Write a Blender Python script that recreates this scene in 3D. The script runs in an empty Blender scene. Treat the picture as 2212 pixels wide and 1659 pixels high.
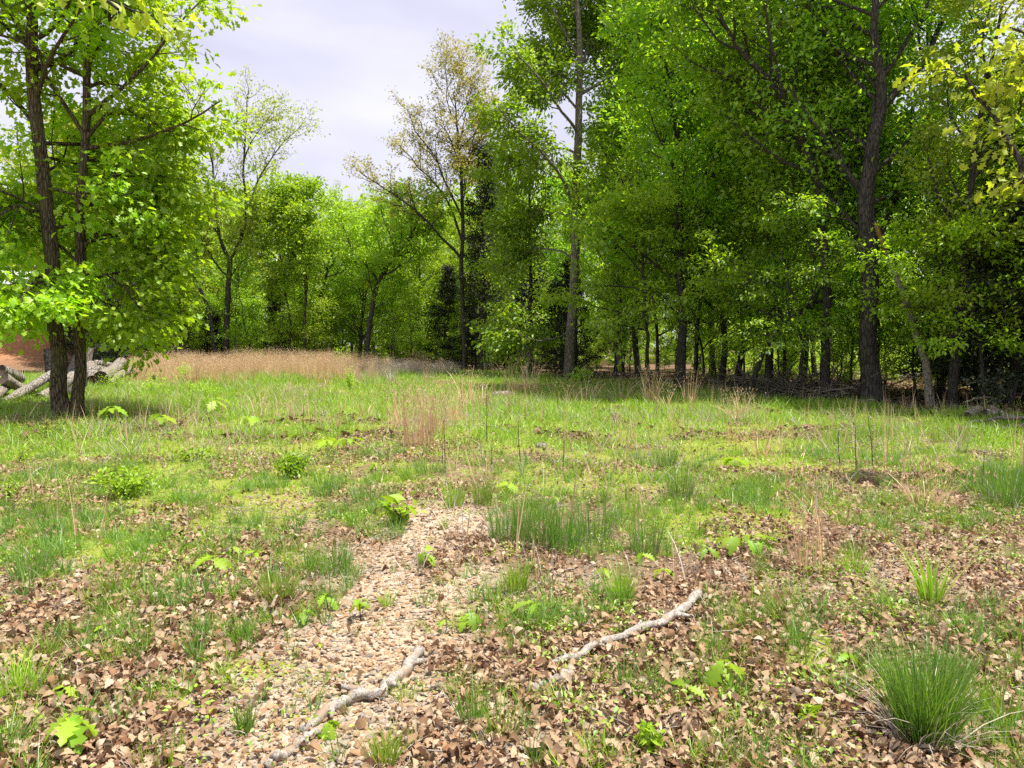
import bpy, math, random
import numpy as np
from mathutils import Vector
PI = math.pi
sc = bpy.context.scene
R = np.random.default_rng(7)
random.seed(7)

# ------------------------------------------------------------------ camera
CAM_H = 1.55
PITCH = math.atan(39/731)
cam_d = bpy.data.cameras.new('camera'); cam = bpy.data.objects.new('camera', cam_d)
sc.collection.objects.link(cam); sc.camera = cam
cam_d.sensor_width = 36; cam_d.lens = 731/1024*36
cam_d.clip_start = 0.05; cam_d.clip_end = 2000
cam.location = (0, 0, CAM_H); cam.rotation_euler = (PI/2-PITCH, 0, 0)

# ------------------------------------------------------------------ light
SUN_EL, SUN_AZ = math.radians(72), math.radians(98)      # azimuth clockwise from +Y
w = bpy.data.worlds.new('World'); sc.world = w; w.use_nodes = True
nt = w.node_tree; N = nt.nodes; L = nt.links
bg = N['Background']; bg.inputs['Strength'].default_value = 0.1
sky = N.new('ShaderNodeTexSky'); sky.sky_type = 'NISHITA'; sky.sun_disc = False
sky.sun_elevation = SUN_EL; sky.sun_rotation = SUN_AZ; sky.dust_density = 2.0
tc = N.new('ShaderNodeTexCoord'); mp = N.new('ShaderNodeMapping'); mp.inputs['Scale'].default_value = (1.2, 1.2, 3.5)
no = N.new('ShaderNodeTexNoise'); no.inputs['Scale'].default_value = 2.6; no.inputs['Detail'].default_value = 5
rp = N.new('ShaderNodeValToRGB'); rp.color_ramp.elements[0].position = .3; rp.color_ramp.elements[1].position = .75
rp.color_ramp.elements[0].color = (4.15, 4.1, 5.2, 1); rp.color_ramp.elements[1].color = (5.7, 5.65, 6.5, 1)
mx = N.new('ShaderNodeMix'); mx.data_type = 'RGBA'; mx.inputs[0].default_value = 0.93
L.new(tc.outputs['Generated'], mp.inputs[0]); L.new(mp.outputs[0], no.inputs['Vector']); L.new(no.outputs['Fac'], rp.inputs[0])
L.new(sky.outputs[0], mx.inputs[6]); L.new(rp.outputs[0], mx.inputs[7]); L.new(mx.outputs[2], bg.inputs[0])
sd = bpy.data.lights.new('sun', 'SUN'); sd.energy = 5.0; sd.angle = math.radians(0.6); sd.color = (1, .955, .87)
so = bpy.data.objects.new('sun', sd); sc.collection.objects.link(so)
sdir = Vector((math.sin(SUN_AZ)*math.cos(SUN_EL), math.cos(SUN_AZ)*math.cos(SUN_EL), math.sin(SUN_EL)))
so.rotation_euler = sdir.to_track_quat('Z', 'Y').to_euler(); so.location = sdir*60
vs = sc.view_settings; vs.view_transform = 'Standard'; vs.look = 'None'; vs.gamma = 1; vs.exposure = 0.88; vs.use_curve_mapping = False
sc.cycles.max_bounces = 12; sc.cycles.diffuse_bounces = 7; sc.cycles.transmission_bounces = 10
sc.cycles.glossy_bounces = 2; sc.cycles.caustics_reflective = False; sc.cycles.caustics_refractive = False
sc.cycles.use_denoising = False

# ------------------------------------------------------------------ picture <-> place (2212 x 1659 reading grid of the photograph)
K = 1024/2212; F = 731/K; CX, CY = 1106, 829.5
cp_, sp_ = math.cos(PITCH), math.sin(PITCH)
def P(px, py, Y):
    u = (px-CX)/F; v = (CY-py)/F
    dy = cp_ + v*sp_; dz = -sp_ + v*cp_
    return np.array((u/dy*Y, Y, CAM_H + dz/dy*Y))
def G(px, py):
    u = (px-CX)/F; v = (CY-py)/F
    dy = cp_ + v*sp_; dz = -sp_ + v*cp_
    t = CAM_H/-dz
    x, y = u*t, dy*t
    return np.array((x, y, hgt(x, y)))
def toP(x, y, z=0.0):
    dz = z-CAM_H
    f = y*cp_ - dz*sp_; up = y*sp_ + dz*cp_
    return CX + x/f*F, CY - up/f*F

# ------------------------------------------------------------------ noise
_tab = np.random.default_rng(3).random((256, 256))
def vn(x, y):
    x = np.asarray(x, float); y = np.asarray(y, float)
    xi = np.floor(x).astype(int); yi = np.floor(y).astype(int)
    fx = x-xi; fy = y-yi; fx = fx*fx*(3-2*fx); fy = fy*fy*(3-2*fy)
    a = _tab[xi & 255, yi & 255]; b = _tab[(xi+1) & 255, yi & 255]
    c = _tab[xi & 255, (yi+1) & 255]; d = _tab[(xi+1) & 255, (yi+1) & 255]
    return (a*(1-fx)+b*fx)*(1-fy) + (c*(1-fx)+d*fx)*fy
def fbm(x, y, o=4):
    s = 0; a = .5; t = 0
    for i in range(o):
        s = s + a*vn(x*2**i+17.3*i, y*2**i+5.1*i); t += a; a *= .5
    return s/t
def sst(a, b, x):
    t = np.clip((x-a)/(b-a), 0, 1); return t*t*(3-2*t)
def hgt(x, y):
    x = np.asarray(x, float); y = np.asarray(y, float)
    h = (fbm(x*.18+3, y*.18+9, 3)-.5)*.22 + (fbm(x*1.1, y*1.1, 3)-.5)*.07
    h = h*sst(1, 6, y)
    h = h + 2.9*np.exp(-((x+38)/10)**2-((y-54)/7)**2)
    h = h + .25*sst(16, 30, y)*sst(4, -6, x)*sst(-24, -12, x)
    return h

# ------------------------------------------------------------------ cover maps
def ell(px, py, cx, cy, rx, ry, soft=.35):
    return 1-sst(1-soft, 1+soft, np.sqrt(((px-cx)/rx)**2+((py-cy)/ry)**2))
EDX = np.array([-60, -30, -14, -4, 0, 3.2, 5.6, 7.2, 8.9, 10.4, 12, 14])
EDY = np.array([38, 38, 39, 39.5, 37.5, 31.5, 26.5, 22.5, 19.5, 15.8, 11.5, 6])
def edge_y(x): return np.interp(x, EDX, EDY, right=-5)
def maps(x, y):
    px, py = toP(x, y, 0)
    n1 = fbm(x*.9+4, y*.9, 4); n2 = fbm(x*.45+31, y*.45+7, 4); n3 = fbm(x*2.3+11, y*2.3+2, 3); n4 = fbm(x*1.6+70, y*1.6+40, 3)
    wood = sst(-1.2, .8, y-edge_y(x))
    # gravel track
    cy_ = np.array([1050, 1120, 1200, 1300, 1400, 1500, 1600, 1700, 3000])
    c_ = np.interp(py, cy_, [960, 965, 930, 880, 780, 760, 800, 800, 800])
    hw = np.interp(py, cy_, [40, 110, 160, 190, 270, 330, 420, 470, 1800])
    gr = 1-sst(.6, 1.25, np.abs(px-c_)/hw + (n1-.5)*.9)
    gr = gr*sst(1000, 1110, py)
    gr = np.maximum(gr, .75*sst(.47, .62, n1+ (n3-.5)*.3)*sst(960, 1080, py)*(1-sst(1250, 1350, py)))
    # moss and low green
    ms = np.maximum.reduce([ell(px, py, 460, 1055, 240, 85), ell(px, py, 1680, 955, 280, 70), ell(px, py, 330, 1180, 240, 40)*.6, ell(px, py, 560, 985, 200, 30)*.7, ell(px, py, 1300, 1030, 240, 40)*.7,
                            ell(px, py, 1560, 1130, 170, 50)*.7, ell(px, py, 180, 1130, 260, 60)*.6, ell(px, py, 1750, 1400, 60, 60)*.5,
                            ell(px, py, 560, 1440, 90, 30)*.5, ell(px, py, 1250, 1600, 90, 50)*.3])
    ms = np.clip(ms*(.75+1.3*n3) , 0, 1)
    far = 1-sst(960, 1100, py + (n2-.5)*160)
    ms = np.maximum(ms, far*.95*sst(.25, .45, n1))
    # litter
    li = sst(.46, .64, n2*.5+n1*.5 + .14*sst(1150, 1350, py)*sst(1000, 1300, px) + .10*sst(1300, 1500, py)*(1-sst(300, 500, px)) + .03)
    li = np.maximum(li, sst(1180, 1330, py+(n1-.5)*200)*sst(1150, 1350, px+(n3-.5)*500)*(.72+.3*n4))
    li = np.maximum(li, sst(1150, 1300, py)*(1-sst(550, 800, px))*sst(.25, .6, n1+ n3*.25))
    li = li*(1-.85*gr*sst(1080, 1150, py))*(1-.93*ms)*sst(850, 1010, py)
    li = np.maximum(li, ell(px, py, 1000, 1150, 900, 40)*.0)
    li = np.maximum(li, .8*sst(.48, .60, fbm(x*.9+140, y*.9+31, 4))*sst(850, 950, py))
    li = np.maximum(li, wood)
    li = np.maximum(li, .8*ell(x, y, *( -9.6, 14.2), 1.6, .8)*sst(.35, .55, n3))
    # grass
    g = (1-sst(900, 1150, py + (n2-.5)*260))*(.35+.9*sst(.32, .55, n1))
    g = np.maximum(g, .28*sst(.45, .62, n4)*(1-gr*.8))
    g = np.maximum(g, ell(px, py, 1900, 1010, 420, 110)*(.4+.8*sst(.35, .55, n1)))
    g = np.maximum(g, ell(px, py, 200, 1120, 330, 110)*(.3+.7*sst(.35, .55, n4)))
    g = g*(1-.55*ms*sst(930, 990, py))*(.35+.65*sst(.40, .54, fbm(x*.8+90, y*.8+12, 4)+.16*(1-sst(820, 920, py))))
    g = g*(1-.96*wood)
    dirt = np.exp(-((x+38)/8)**2-((y-50)/4.5)**2)*1.6
    return dict(gravel=np.clip(gr*(1-wood), 0, 1), moss=np.clip(ms*(1-wood), 0, 1), litter=np.clip(li, 0, 1), grass=np.clip(g, 0, 1), wood=wood, dirt=np.clip(dirt, 0, 1))

# ------------------------------------------------------------------ helpers
COL = sc.collection
def tag(o, label=None, cat=None, group=None, kind=None):
    if label: o['label'] = label
    if cat: o['category'] = cat
    if group: o['group'] = group
    if kind: o['kind'] = kind
    return o
def empty(name, loc, label, cat, group=None, rz=0.0, s=1.0):
    o = bpy.data.objects.new(name, None); COL.objects.link(o); o.empty_display_size = .2
    o.location = loc; o.rotation_euler = (0, 0, rz); o.scale = (s, s, s)
    return tag(o, label, cat, group)
def link(name, me, parent=None, loc=None, rot=None, s=None):
    o = bpy.data.objects.new(name, me); COL.objects.link(o)
    if parent: o.parent = parent
    if loc is not None: o.location = loc
    if rot is not None: o.rotation_euler = rot
    if s is not None: o.scale = (s, s, s) if np.isscalar(s) else s
    return o
def mesh(name, V, faces, mat, smooth=False, tint=None, fmat=None):
    """V (n,3); faces: list of int arrays (m,3) or (m,4)"""
    me = bpy.data.meshes.new(name)
    V = np.asarray(V, np.float32)
    faces = [np.asarray(f, np.int32) for f in faces if len(f)]
    me.vertices.add(len(V)); me.vertices.foreach_set('co', V.ravel())
    loops = np.concatenate([f.ravel() for f in faces])
    cnt = np.concatenate([np.full(len(f), f.shape[1], np.int32) for f in faces])
    st = np.concatenate([[0], np.cumsum(cnt)[:-1]]).astype(np.int32)
    me.loops.add(len(loops)); me.loops.foreach_set('vertex_index', loops)
    me.polygons.add(len(cnt)); me.polygons.foreach_set('loop_start', st)
    if smooth: me.polygons.foreach_set('use_smooth', np.ones(len(cnt), bool))
    for m in (mat if isinstance(mat, (list, tuple)) else [mat]): me.materials.append(m)
    if fmat is not None: me.polygons.foreach_set('material_index', np.asarray(fmat, np.int32))
    me.update(calc_edges=True)
    if tint is not None:
        a = me.attributes.new('tint', 'FLOAT', 'POINT'); a.data.foreach_set('value', np.asarray(tint, np.float32))
    return me
class Acc:
    def __init__(s): s.V = []; s.Q = []; s.T = []; s.t = []; s.n = 0
    def add(s, V, Q=None, T=None, tint=0.5):
        V = np.asarray(V, float)
        if Q is not None and len(Q): s.Q.append(np.asarray(Q)+s.n)
        if T is not None and len(T): s.T.append(np.asarray(T)+s.n)
        s.V.append(V); s.t.append(np.full(len(V), tint) if np.isscalar(tint) else np.asarray(tint)); s.n += len(V)
    def build(s, name, mat, smooth=False):
        V = np.concatenate(s.V); fs = []
        if s.Q: fs.append(np.concatenate(s.Q))
        if s.T: fs.append(np.concatenate(s.T))
        return mesh(name, V, fs, mat, smooth, np.concatenate(s.t))
def unit(v):
    v = np.asarray(v, float); return v/(np.linalg.norm(v, axis=-1, keepdims=True)+1e-9)
def tube(path, rad, sides=6, cap=True, rough=0.0, rng=R):
    path = np.asarray(path, float); n = len(path); rad = np.broadcast_to(rad, (n,)).astype(float)
    tan = unit(np.gradient(path, axis=0))
    ref = np.array((1., 0, 0)) if abs(tan[0][0]) < .8 else np.array((0, 1., 0))
    u = unit(ref - tan*(tan@ref)[:, None]); v = np.cross(tan, u)
    a = np.arange(sides)/sides*2*PI
    rr = rad[:, None]*np.ones(sides)[None]
    if rough:
        lob = rng.random(sides)*.6+rng.random((n, sides))*.4
        rr = rr*(1+rough*(lob-.5)*2)
    V = path[:, None]+ rr[..., None]*(np.cos(a)[None, :, None]*u[:, None]+np.sin(a)[None, :, None]*v[:, None])
    V = V.reshape(-1, 3)
    i = np.arange(n-1)[:, None]*sides; j = np.arange(sides)[None]; j2 = (j+1) % sides
    Q = np.stack([i+j, i+j2, i+sides+j2, i+sides+j], -1).reshape(-1, 4)
    T = []
    if cap:
        V = np.concatenate([V, path[:1], path[-1:]]); c0 = n*sides; c1 = c0+1
        T = [(c0, (k+1) % sides, k) for k in range(sides)]+[(c1, (n-1)*sides+k, (n-1)*sides+(k+1) % sides) for k in range(sides)]
    return V, Q, np.array(T) if cap else None
def resample(pts, n, wob=0.0, rng=R):
    pts = np.asarray(pts, float)
    # catmull-rom through the given points
    p = np.concatenate([[2*pts[0]-pts[1]], pts, [2*pts[-1]-pts[-2]]])
    m = len(pts)-1; out = []
    for t in np.linspace(0, m-1e-6, n):
        i = int(t); f = t-i; a, b, c, d = p[i], p[i+1], p[i+2], p[i+3]
        out.append(.5*((2*b)+(-a+c)*f+(2*a-5*b+4*c-d)*f*f+(-a+3*b-3*c+d)*f**3))
    out = np.array(out)
    if wob: out[1:-1] += rng.normal(0, wob, (n-2, 3))
    return out

# ------------------------------------------------------------------ materials
def mat_new(name):
    m = bpy.data.materials.new(name); m.use_nodes = True
    m.node_tree.nodes.clear(); return m, m.node_tree.nodes, m.node_tree.links
def out_of(N, L, sh):
    o = N.new('ShaderNodeOutputMaterial'); L.new(sh.outputs[0], o.inputs[0]); return o
def mixc(N, L, fac, a, b):
    m = N.new('ShaderNodeMix'); m.data_type = 'RGBA'
    for s, v in ((0, fac), (6, a), (7, b)):
        if hasattr(v, 'links') or hasattr(v, 'is_linked'): L.new(v, m.inputs[s])
        else: m.inputs[s].default_value = v if s == 0 else (*v, 1)
    return m.outputs[2]
def math_(N, L, op, a, b=None, c=None):
    m = N.new('ShaderNodeMath'); m.operation = op
    for s, v in enumerate((a, b, c)):
        if v is None: continue
        if hasattr(v, 'is_linked'): L.new(v, m.inputs[s])
        else: m.inputs[s].default_value = v
    return m.outputs[0]
def attr(N, name):
    a = N.new('ShaderNodeAttribute'); a.attribute_name = name; return a
def leaf_mat(name, ca, cb, trans=.45, gloss=.035, inst=False, objvar=.35, tcol=(1.15, 1.1, .6)):
    m, N, L = mat_new(name)
    oi = N.new('ShaderNodeObjectInfo')
    f = oi.outputs['Random'] if inst else attr(N, 'tint').outputs['Fac']
    col = mixc(N, L, f, ca, cb)
    hs = N.new('ShaderNodeHueSaturation')
    L.new(math_(N, L, 'MULTIPLY_ADD', oi.outputs['Random'], .016, .484), hs.inputs['Hue'])
    L.new(math_(N, L, 'MULTIPLY_ADD', oi.outputs['Random'], objvar, 1-objvar*.5), hs.inputs['Value'])
    L.new(col, hs.inputs['Color'])
    d = N.new('ShaderNodeBsdfDiffuse'); L.new(hs.outputs[0], d.inputs[0])
    t = N.new('ShaderNodeBsdfTranslucent')
    mu = N.new('ShaderNodeMix'); mu.data_type = 'RGBA'; mu.blend_type = 'MULTIPLY'; mu.inputs[0].default_value = 1
    L.new(hs.outputs[0], mu.inputs[6]); mu.inputs[7].default_value = (*tcol, 1); L.new(mu.outputs[2], t.inputs[0])
    s = N.new('ShaderNodeMixShader'); s.inputs[0].default_value = trans; L.new(d.outputs[0], s.inputs[1]); L.new(t.outputs[0], s.inputs[2])
    g = N.new('ShaderNodeBsdfGlossy'); g.inputs['Roughness'].default_value = .5; g.inputs['Color'].default_value = (1, 1, 1, 1)
    s2 = N.new('ShaderNodeMixShader'); s2.inputs[0].default_value = gloss; L.new(s.outputs[0], s2.inputs[1]); L.new(g.outputs[0], s2.inputs[2])
    out_of(N, L, s2); return m
def bark_mat(name, ca, cb, scale=1.0, moss=None, bump=.6, stretch=.18):
    m, N, L = mat_new(name)
    tc = N.new('ShaderNodeTexCoord'); mp = N.new('ShaderNodeMapping'); mp.inputs['Scale'].default_value = (1, 1, stretch)
    L.new(tc.outputs['Object'], mp.inputs[0])
    n1 = N.new('ShaderNodeTexNoise'); n1.inputs['Scale'].default_value = 26*scale; n1.inputs['Detail'].default_value = 6; n1.inputs['Roughness'].default_value = .7; L.new(mp.outputs[0], n1.inputs['Vector'])
    v = N.new('ShaderNodeTexVoronoi'); v.feature = 'DISTANCE_TO_EDGE'; v.inputs['Scale'].default_value = 22*scale; L.new(mp.outputs[0], v.inputs['Vector'])
    n2 = N.new('ShaderNodeTexNoise'); n2.inputs['Scale'].default_value = 1.7; n2.inputs['Detail'].default_value = 4; L.new(tc.outputs['Object'], n2.inputs['Vector'])
    ridge = math_(N, L, 'MINIMUM', math_(N, L, 'MULTIPLY', v.outputs['Distance'], 5.0), 1.0)
    f = math_(N, L, 'MULTIPLY', n1.outputs['Fac'], ridge)
    r = N.new('ShaderNodeMapRange'); L.new(f, r.inputs[0]); r.inputs[1].default_value = .05; r.inputs[2].default_value = .6
    col = mixc(N, L, r.outputs[0], ca, cb)
    if moss:
        r2 = N.new('ShaderNodeMapRange'); L.new(n2.outputs['Fac'], r2.inputs[0]); r2.inputs[1].default_value = .45; r2.inputs[2].default_value = .7; r2.inputs[4].default_value = .7
        col = mixc(N, L, r2.outputs[0], col, moss)
    b = N.new('ShaderNodeBsdfPrincipled'); L.new(col, b.inputs['Base Color']); b.inputs['Roughness'].default_value = .9; b.inputs['Specular IOR Level'].default_value = .2
    bu = N.new('ShaderNodeBump'); bu.inputs['Strength'].default_value = bump; bu.inputs['Distance'].default_value = .03; L.new(f, bu.inputs['Height']); L.new(bu.outputs[0], b.inputs['Normal'])
    out_of(N, L, b); return m
def ramp_inst_mat(name, cols, rough=.8, trans=0.0, bump=0.0, nscale=40):
    m, N, L = mat_new(name)
    oi = N.new('ShaderNodeObjectInfo'); cr = N.new('ShaderNodeValToRGB'); cr.color_ramp.interpolation = 'LINEAR'
    e = cr.color_ramp.elements
    for i, c in enumerate(cols):
        p = i/(len(cols)-1)
        if i == 0: x = e[0]; x.position = 0
        elif i == len(cols)-1: x = e[-1]; x.position = 1
        else: x = e.new(p)
        x.color = (*c, 1)
    L.new(oi.outputs['Random'], cr.inputs[0])
    tc = N.new('ShaderNodeTexCoord'); n = N.new('ShaderNodeTexNoise'); n.inputs['Scale'].default_value = nscale; n.inputs['Detail'].default_value = 3; L.new(tc.outputs['Object'], n.inputs['Vector'])
    mr = N.new('ShaderNodeMapRange'); L.new(n.outputs['Fac'], mr.inputs[0]); mr.inputs[1].default_value = .3; mr.inputs[2].default_value = .7; mr.inputs[3].default_value = .62; mr.inputs[4].default_value = 1.2
    mu = N.new('ShaderNodeVectorMath'); mu.operation = 'SCALE'; L.new(cr.outputs[0], mu.inputs[0]); L.new(mr.outputs[0], mu.inputs['Scale'])
    b = N.new('ShaderNodeBsdfPrincipled'); b.inputs['Roughness'].default_value = rough; b.inputs['Specular IOR Level'].default_value = .25; L.new(mu.outputs[0], b.inputs['Base Color'])
    sh = b
    if bump:
        bu = N.new('ShaderNodeBump'); bu.inputs['Strength'].default_value = bump; bu.inputs['Distance'].default_value = .01; L.new(n.outputs['Fac'], bu.inputs['Height']); L.new(bu.outputs[0], b.inputs['Normal'])
    if trans:
        t = N.new('ShaderNodeBsdfTranslucent'); L.new(mu.outputs[0], t.inputs[0])
        sh = N.new('ShaderNodeMixShader'); sh.inputs[0].default_value = trans; L.new(b.outputs[0], sh.inputs[1]); L.new(t.outputs[0], sh.inputs[2])
    out_of(N, L, sh); return m

M = {}
M['leaf_near'] = leaf_mat('leaf_near', (.24, .52, .012), (.46, .70, .03), .62)
M['leaf_mid'] = leaf_mat('leaf_mid', (.20, .40, .02), (.42, .60, .04), .58)
M['leaf_deep'] = leaf_mat('leaf_deep', (.15, .38, .018), (.40, .62, .03), .6)
M['leaf_olive'] = leaf_mat('leaf_olive', (.30, .42, .04), (.50, .58, .10), .52)
M['leaf_bud'] = leaf_mat('leaf_bud', (.34, .34, .08), (.50, .46, .16), .42)
M['leaf_yellow'] = leaf_mat('leaf_yellow', (.28, .42, .02), (.48, .60, .05), .6)
M['cedar'] = leaf_mat('cedar', (.022, .04, .018), (.07, .085, .04), .15, .03)
M['twig_dead'] = leaf_mat('twig_dead', (.10, .075, .06), (.2, .16, .13), 0, .02)
M['seedling'] = leaf_mat('seedling', (.19, .38, .018), (.36, .55, .04), .45, .02, objvar=.3)
M['grass'] = leaf_mat('grass', (.16, .36, .02), (.36, .52, .045), .42, .05, objvar=.5)
M['grass_deep'] = leaf_mat('grass_deep', (.08, .24, .025), (.20, .40, .04), .42, .06, objvar=.3)
M['straw'] = leaf_mat('straw', (.58, .38, .20), (.80, .64, .43), .4, .05, objvar=.3, tcol=(1.1, 1, .8))
M['straw_grey'] = leaf_mat('straw_grey', (.30, .25, .21), (.5, .43, .36), .25, .04, objvar=.3, tcol=(1, 1, .9))
M['bark_dark'] = bark_mat('bark_dark', (.026, .023, .021), (.105, .095, .082), 1)
M['bark_near'] = bark_mat('bark_near', (.03, .022, .017), (.19, .15, .10), 1.0, moss=(.12, .115, .045), bump=1.0)
M['bark_grey'] = bark_mat('bark_grey', (.09, .075, .06), (.34, .30, .25), 1.1, bump=.9)
M['bark_pale'] = bark_mat('bark_pale', (.13, .11, .09), (.42, .37, .30), 1.5, moss=(.16, .17, .10), bump=.6)
M['bark_rot'] = bark_mat('bark_rot', (.16, .07, .03), (.42, .22, .10), 1.5)
M['char'] = bark_mat('char', (.012, .011, .011), (.07, .065, .06), 1.2, bump=1)
M['log_grey'] = bark_mat('log_grey', (.06, .05, .042), (.40, .36, .31), .55, moss=(.26, .21, .16), bump=1)
M['log_end'] = bark_mat('log_end', (.05, .035, .03), (.16, .12, .09), 2, stretch=1)
def wood_mat(name, ca, cb, cc):
    m, N, L = mat_new(name); tc = N.new('ShaderNodeTexCoord')
    n1 = N.new('ShaderNodeTexNoise'); n1.inputs['Scale'].default_value = 55; n1.inputs['Detail'].default_value = 8; n1.inputs['Roughness'].default_value = .75; n1.inputs['Distortion'].default_value = 1.5; L.new(tc.outputs['Object'], n1.inputs['Vector'])
    n2 = N.new('ShaderNodeTexNoise'); n2.inputs['Scale'].default_value = 9; n2.inputs['Detail'].default_value = 5; L.new(tc.outputs['Object'], n2.inputs['Vector'])
    r1 = N.new('ShaderNodeMapRange'); L.new(n1.outputs['Fac'], r1.inputs[0]); r1.inputs[1].default_value = .36; r1.inputs[2].default_value = .6
    r2 = N.new('ShaderNodeMapRange'); L.new(n2.outputs['Fac'], r2.inputs[0]); r2.inputs[1].default_value = .5; r2.inputs[2].default_value = .62
    c = mixc(N, L, r2.outputs[0], mixc(N, L, r1.outputs[0], ca, cb), cc)
    b = N.new('ShaderNodeBsdfPrincipled'); L.new(c, b.inputs['Base Color']); b.inputs['Roughness'].default_value = .9; b.inputs['Specular IOR Level'].default_value = .15
    bu = N.new('ShaderNodeBump'); bu.inputs['Strength'].default_value = .8; bu.inputs['Distance'].default_value = .006; L.new(n1.outputs['Fac'], bu.inputs['Height']); L.new(bu.outputs[0], b.inputs['Normal']); out_of(N, L, b); return m
M['stick'] = wood_mat('stick', (.06, .048, .04), (.50, .45, .39), (.30, .22, .15))
M['stalk'] = bark_mat('stalk', (.05, .035, .03), (.14, .10, .08), 3)
M['litter'] = ramp_inst_mat('litter', [(.07, .03, .015), (.27, .155, .085), (.45, .30, .18), (.54, .40, .26), (.20, .095, .045), (.60, .49, .35), (.12, .05, .022), (.46, .31, .18), (.36, .25, .155), (.30, .15, .07)], .75, .18, nscale=30)
M['litter_far'] = ramp_inst_mat('litter_far', [(.08, .04, .025), (.20, .12, .075), (.28, .19, .12), (.15, .08, .045)], .8, .1)
M['stone'] = ramp_inst_mat('stone', [(.28, .18, .09), (.42, .29, .16), (.34, .28, .21), (.50, .40, .28), (.42, .25, .13), (.20, .16, .125), (.50, .43, .34)], .8, 0, .5, 60)

def ground_mat():
    m, N, L = mat_new('ground')
    A = attr(N, 'cover'); B = attr(N, 'cover_b')
    sep = N.new('ShaderNodeSeparateColor'); L.new(A.outputs['Color'], sep.inputs[0])
    sep2 = N.new('ShaderNodeSeparateColor'); L.new(B.outputs['Color'], sep2.inputs[0])
    tc = N.new('ShaderNodeTexCoord')
    def noise(s, d=5, r=.6):
        n = N.new('ShaderNodeTexNoise'); n.inputs['Scale'].default_value = s; n.inputs['Detail'].default_value = d; n.inputs['Roughness'].default_value = r; L.new(tc.outputs['Object'], n.inputs['Vector']); return n.outputs['Fac']
    vo = N.new('ShaderNodeTexVoronoi'); vo.inputs['Scale'].default_value = 42; L.new(tc.outputs['Object'], vo.inputs['Vector'])
    vo2 = N.new('ShaderNodeTexVoronoi'); vo2.inputs['Scale'].default_value = 17; vo2.inputs['Randomness'].default_value = 1; L.new(tc.outputs['Object'], vo2.inputs['Vector'])
    # soil
    def ramp(f, cs):
        r = N.new('ShaderNodeValToRGB'); e = r.color_ramp.elements
        for i, (p, c) in enumerate(cs):
            x = e[0] if i == 0 else (e[-1] if i == len(cs)-1 else e.new(p)); x.position = p; x.color = (*c, 1)
        L.new(f, r.inputs[0]); return r.outputs[0]
    soil = ramp(noise(9, 8, .7), [(.3, (.09, .055, .033)), (.5, (.19, .125, .075)), (.7, (.30, .22, .145))])
    sepv = N.new('ShaderNodeSeparateColor'); L.new(vo.outputs['Color'], sepv.inputs[0])
    grav = ramp(sepv.outputs[0], [(0, (.28, .19, .12)), (.35, (.45, .32, .20)), (.6, (.40, .34, .27)), (.85, (.58, .48, .37)), (1, (.5, .32, .19))])
    sepl = N.new('ShaderNodeSeparateColor'); L.new(vo2.outputs['Color'], sepl.inputs[0])
    lit = ramp(sepl.outputs[0], [(0, (.07, .04, .025)), (.4, (.19, .115, .075)), (.7, (.27, .18, .12)), (1, (.12, .06, .035))])
    moss = ramp(noise(35, 6, .75), [(.3, (.13, .16, .025)), (.5, (.25, .28, .045)), (.7, (.34, .34, .09))])
    dirt = ramp(noise(2.5, 6, .7), [(.3, (.34, .14, .06)), (.7, (.55, .27, .13))])
    c = mixc(N, L, sep.outputs[0], soil, grav)
    c = mixc(N, L, math_(N, L, 'MULTIPLY', sep.outputs[2], .8), c, lit)
    mo = N.new('ShaderNodeMapRange'); L.new(math_(N, L, 'ADD', sep.outputs[1], math_(N, L, 'MULTIPLY_ADD', noise(14, 4), .9, -.45)), mo.inputs[0]); mo.inputs[1].default_value = .3; mo.inputs[2].default_value = .65
    c = mixc(N, L, mo.outputs[0], c, moss)
    c = mixc(N, L, sep2.outputs[0], c, dirt)
    b = N.new('ShaderNodeBsdfPrincipled'); b.inputs['Roughness'].default_value = .95; b.inputs['Specular IOR Level'].default_value = .1; L.new(c, b.inputs['Base Color'])
    h = math_(N, L, 'ADD', math_(N, L, 'MULTIPLY', vo.outputs['Distance'], -1.0), math_(N, L, 'MULTIPLY', noise(60, 4), .8))
    bu = N.new('ShaderNodeBump'); bu.inputs['Strength'].default_value = .9; bu.inputs['Distance'].default_value = .02; L.new(h, bu.inputs['Height']); L.new(bu.outputs[0], b.inputs['Normal'])
    out_of(N, L, b); return m

# ------------------------------------------------------------------ ground sheet
def axis(lo, a, b, hi, d, growth=1.22):
    mid = list(np.arange(a, b, d)); s = d; x = a; left = []
    while x > lo: s *= growth; x -= s; left.append(x)
    s = d; x = mid[-1]; right = []
    while x < hi: s *= growth; x += s; right.append(x)
    return np.array(left[::-1]+mid+right)
xs = axis(-600, -11, 12, 600, .10, 1.06); ys = axis(-300, 1.6, 20, 900, .10, 1.05)
gx, gy = np.meshgrid(xs, ys, indexing='ij'); gz = hgt(gx, gy)
mp_ = maps(gx, np.maximum(gy, 1.7))
nearm = (gy < 24)
gz = gz + nearm*(fbm(gx*6, gy*6, 3)-.5)*.025
V = np.stack([gx, gy, gz], -1).reshape(-1, 3); nx, ny = gx.shape
ii = np.arange(nx-1)[:, None]*ny + np.arange(ny-1)[None]
Q = np.stack([ii, ii+ny, ii+ny+1, ii+1], -1).reshape(-1, 4)
gme = mesh('ground', V, [Q], ground_mat(), True)
for nm, ch in (('cover', ('gravel', 'moss', 'litter')), ('cover_b', ('dirt', 'wood', 'grass'))):
    a = gme.attributes.new(nm, 'FLOAT_COLOR', 'POINT')
    arr = np.stack([mp_[c].ravel() for c in ch]+[np.ones(nx*ny)], -1).astype(np.float32); a.data.foreach_set('color', arr.ravel())
ground = link('ground', gme); tag(ground, 'gravelly clearing floor with moss, dirt and litter', None, kind='structure')

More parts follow.
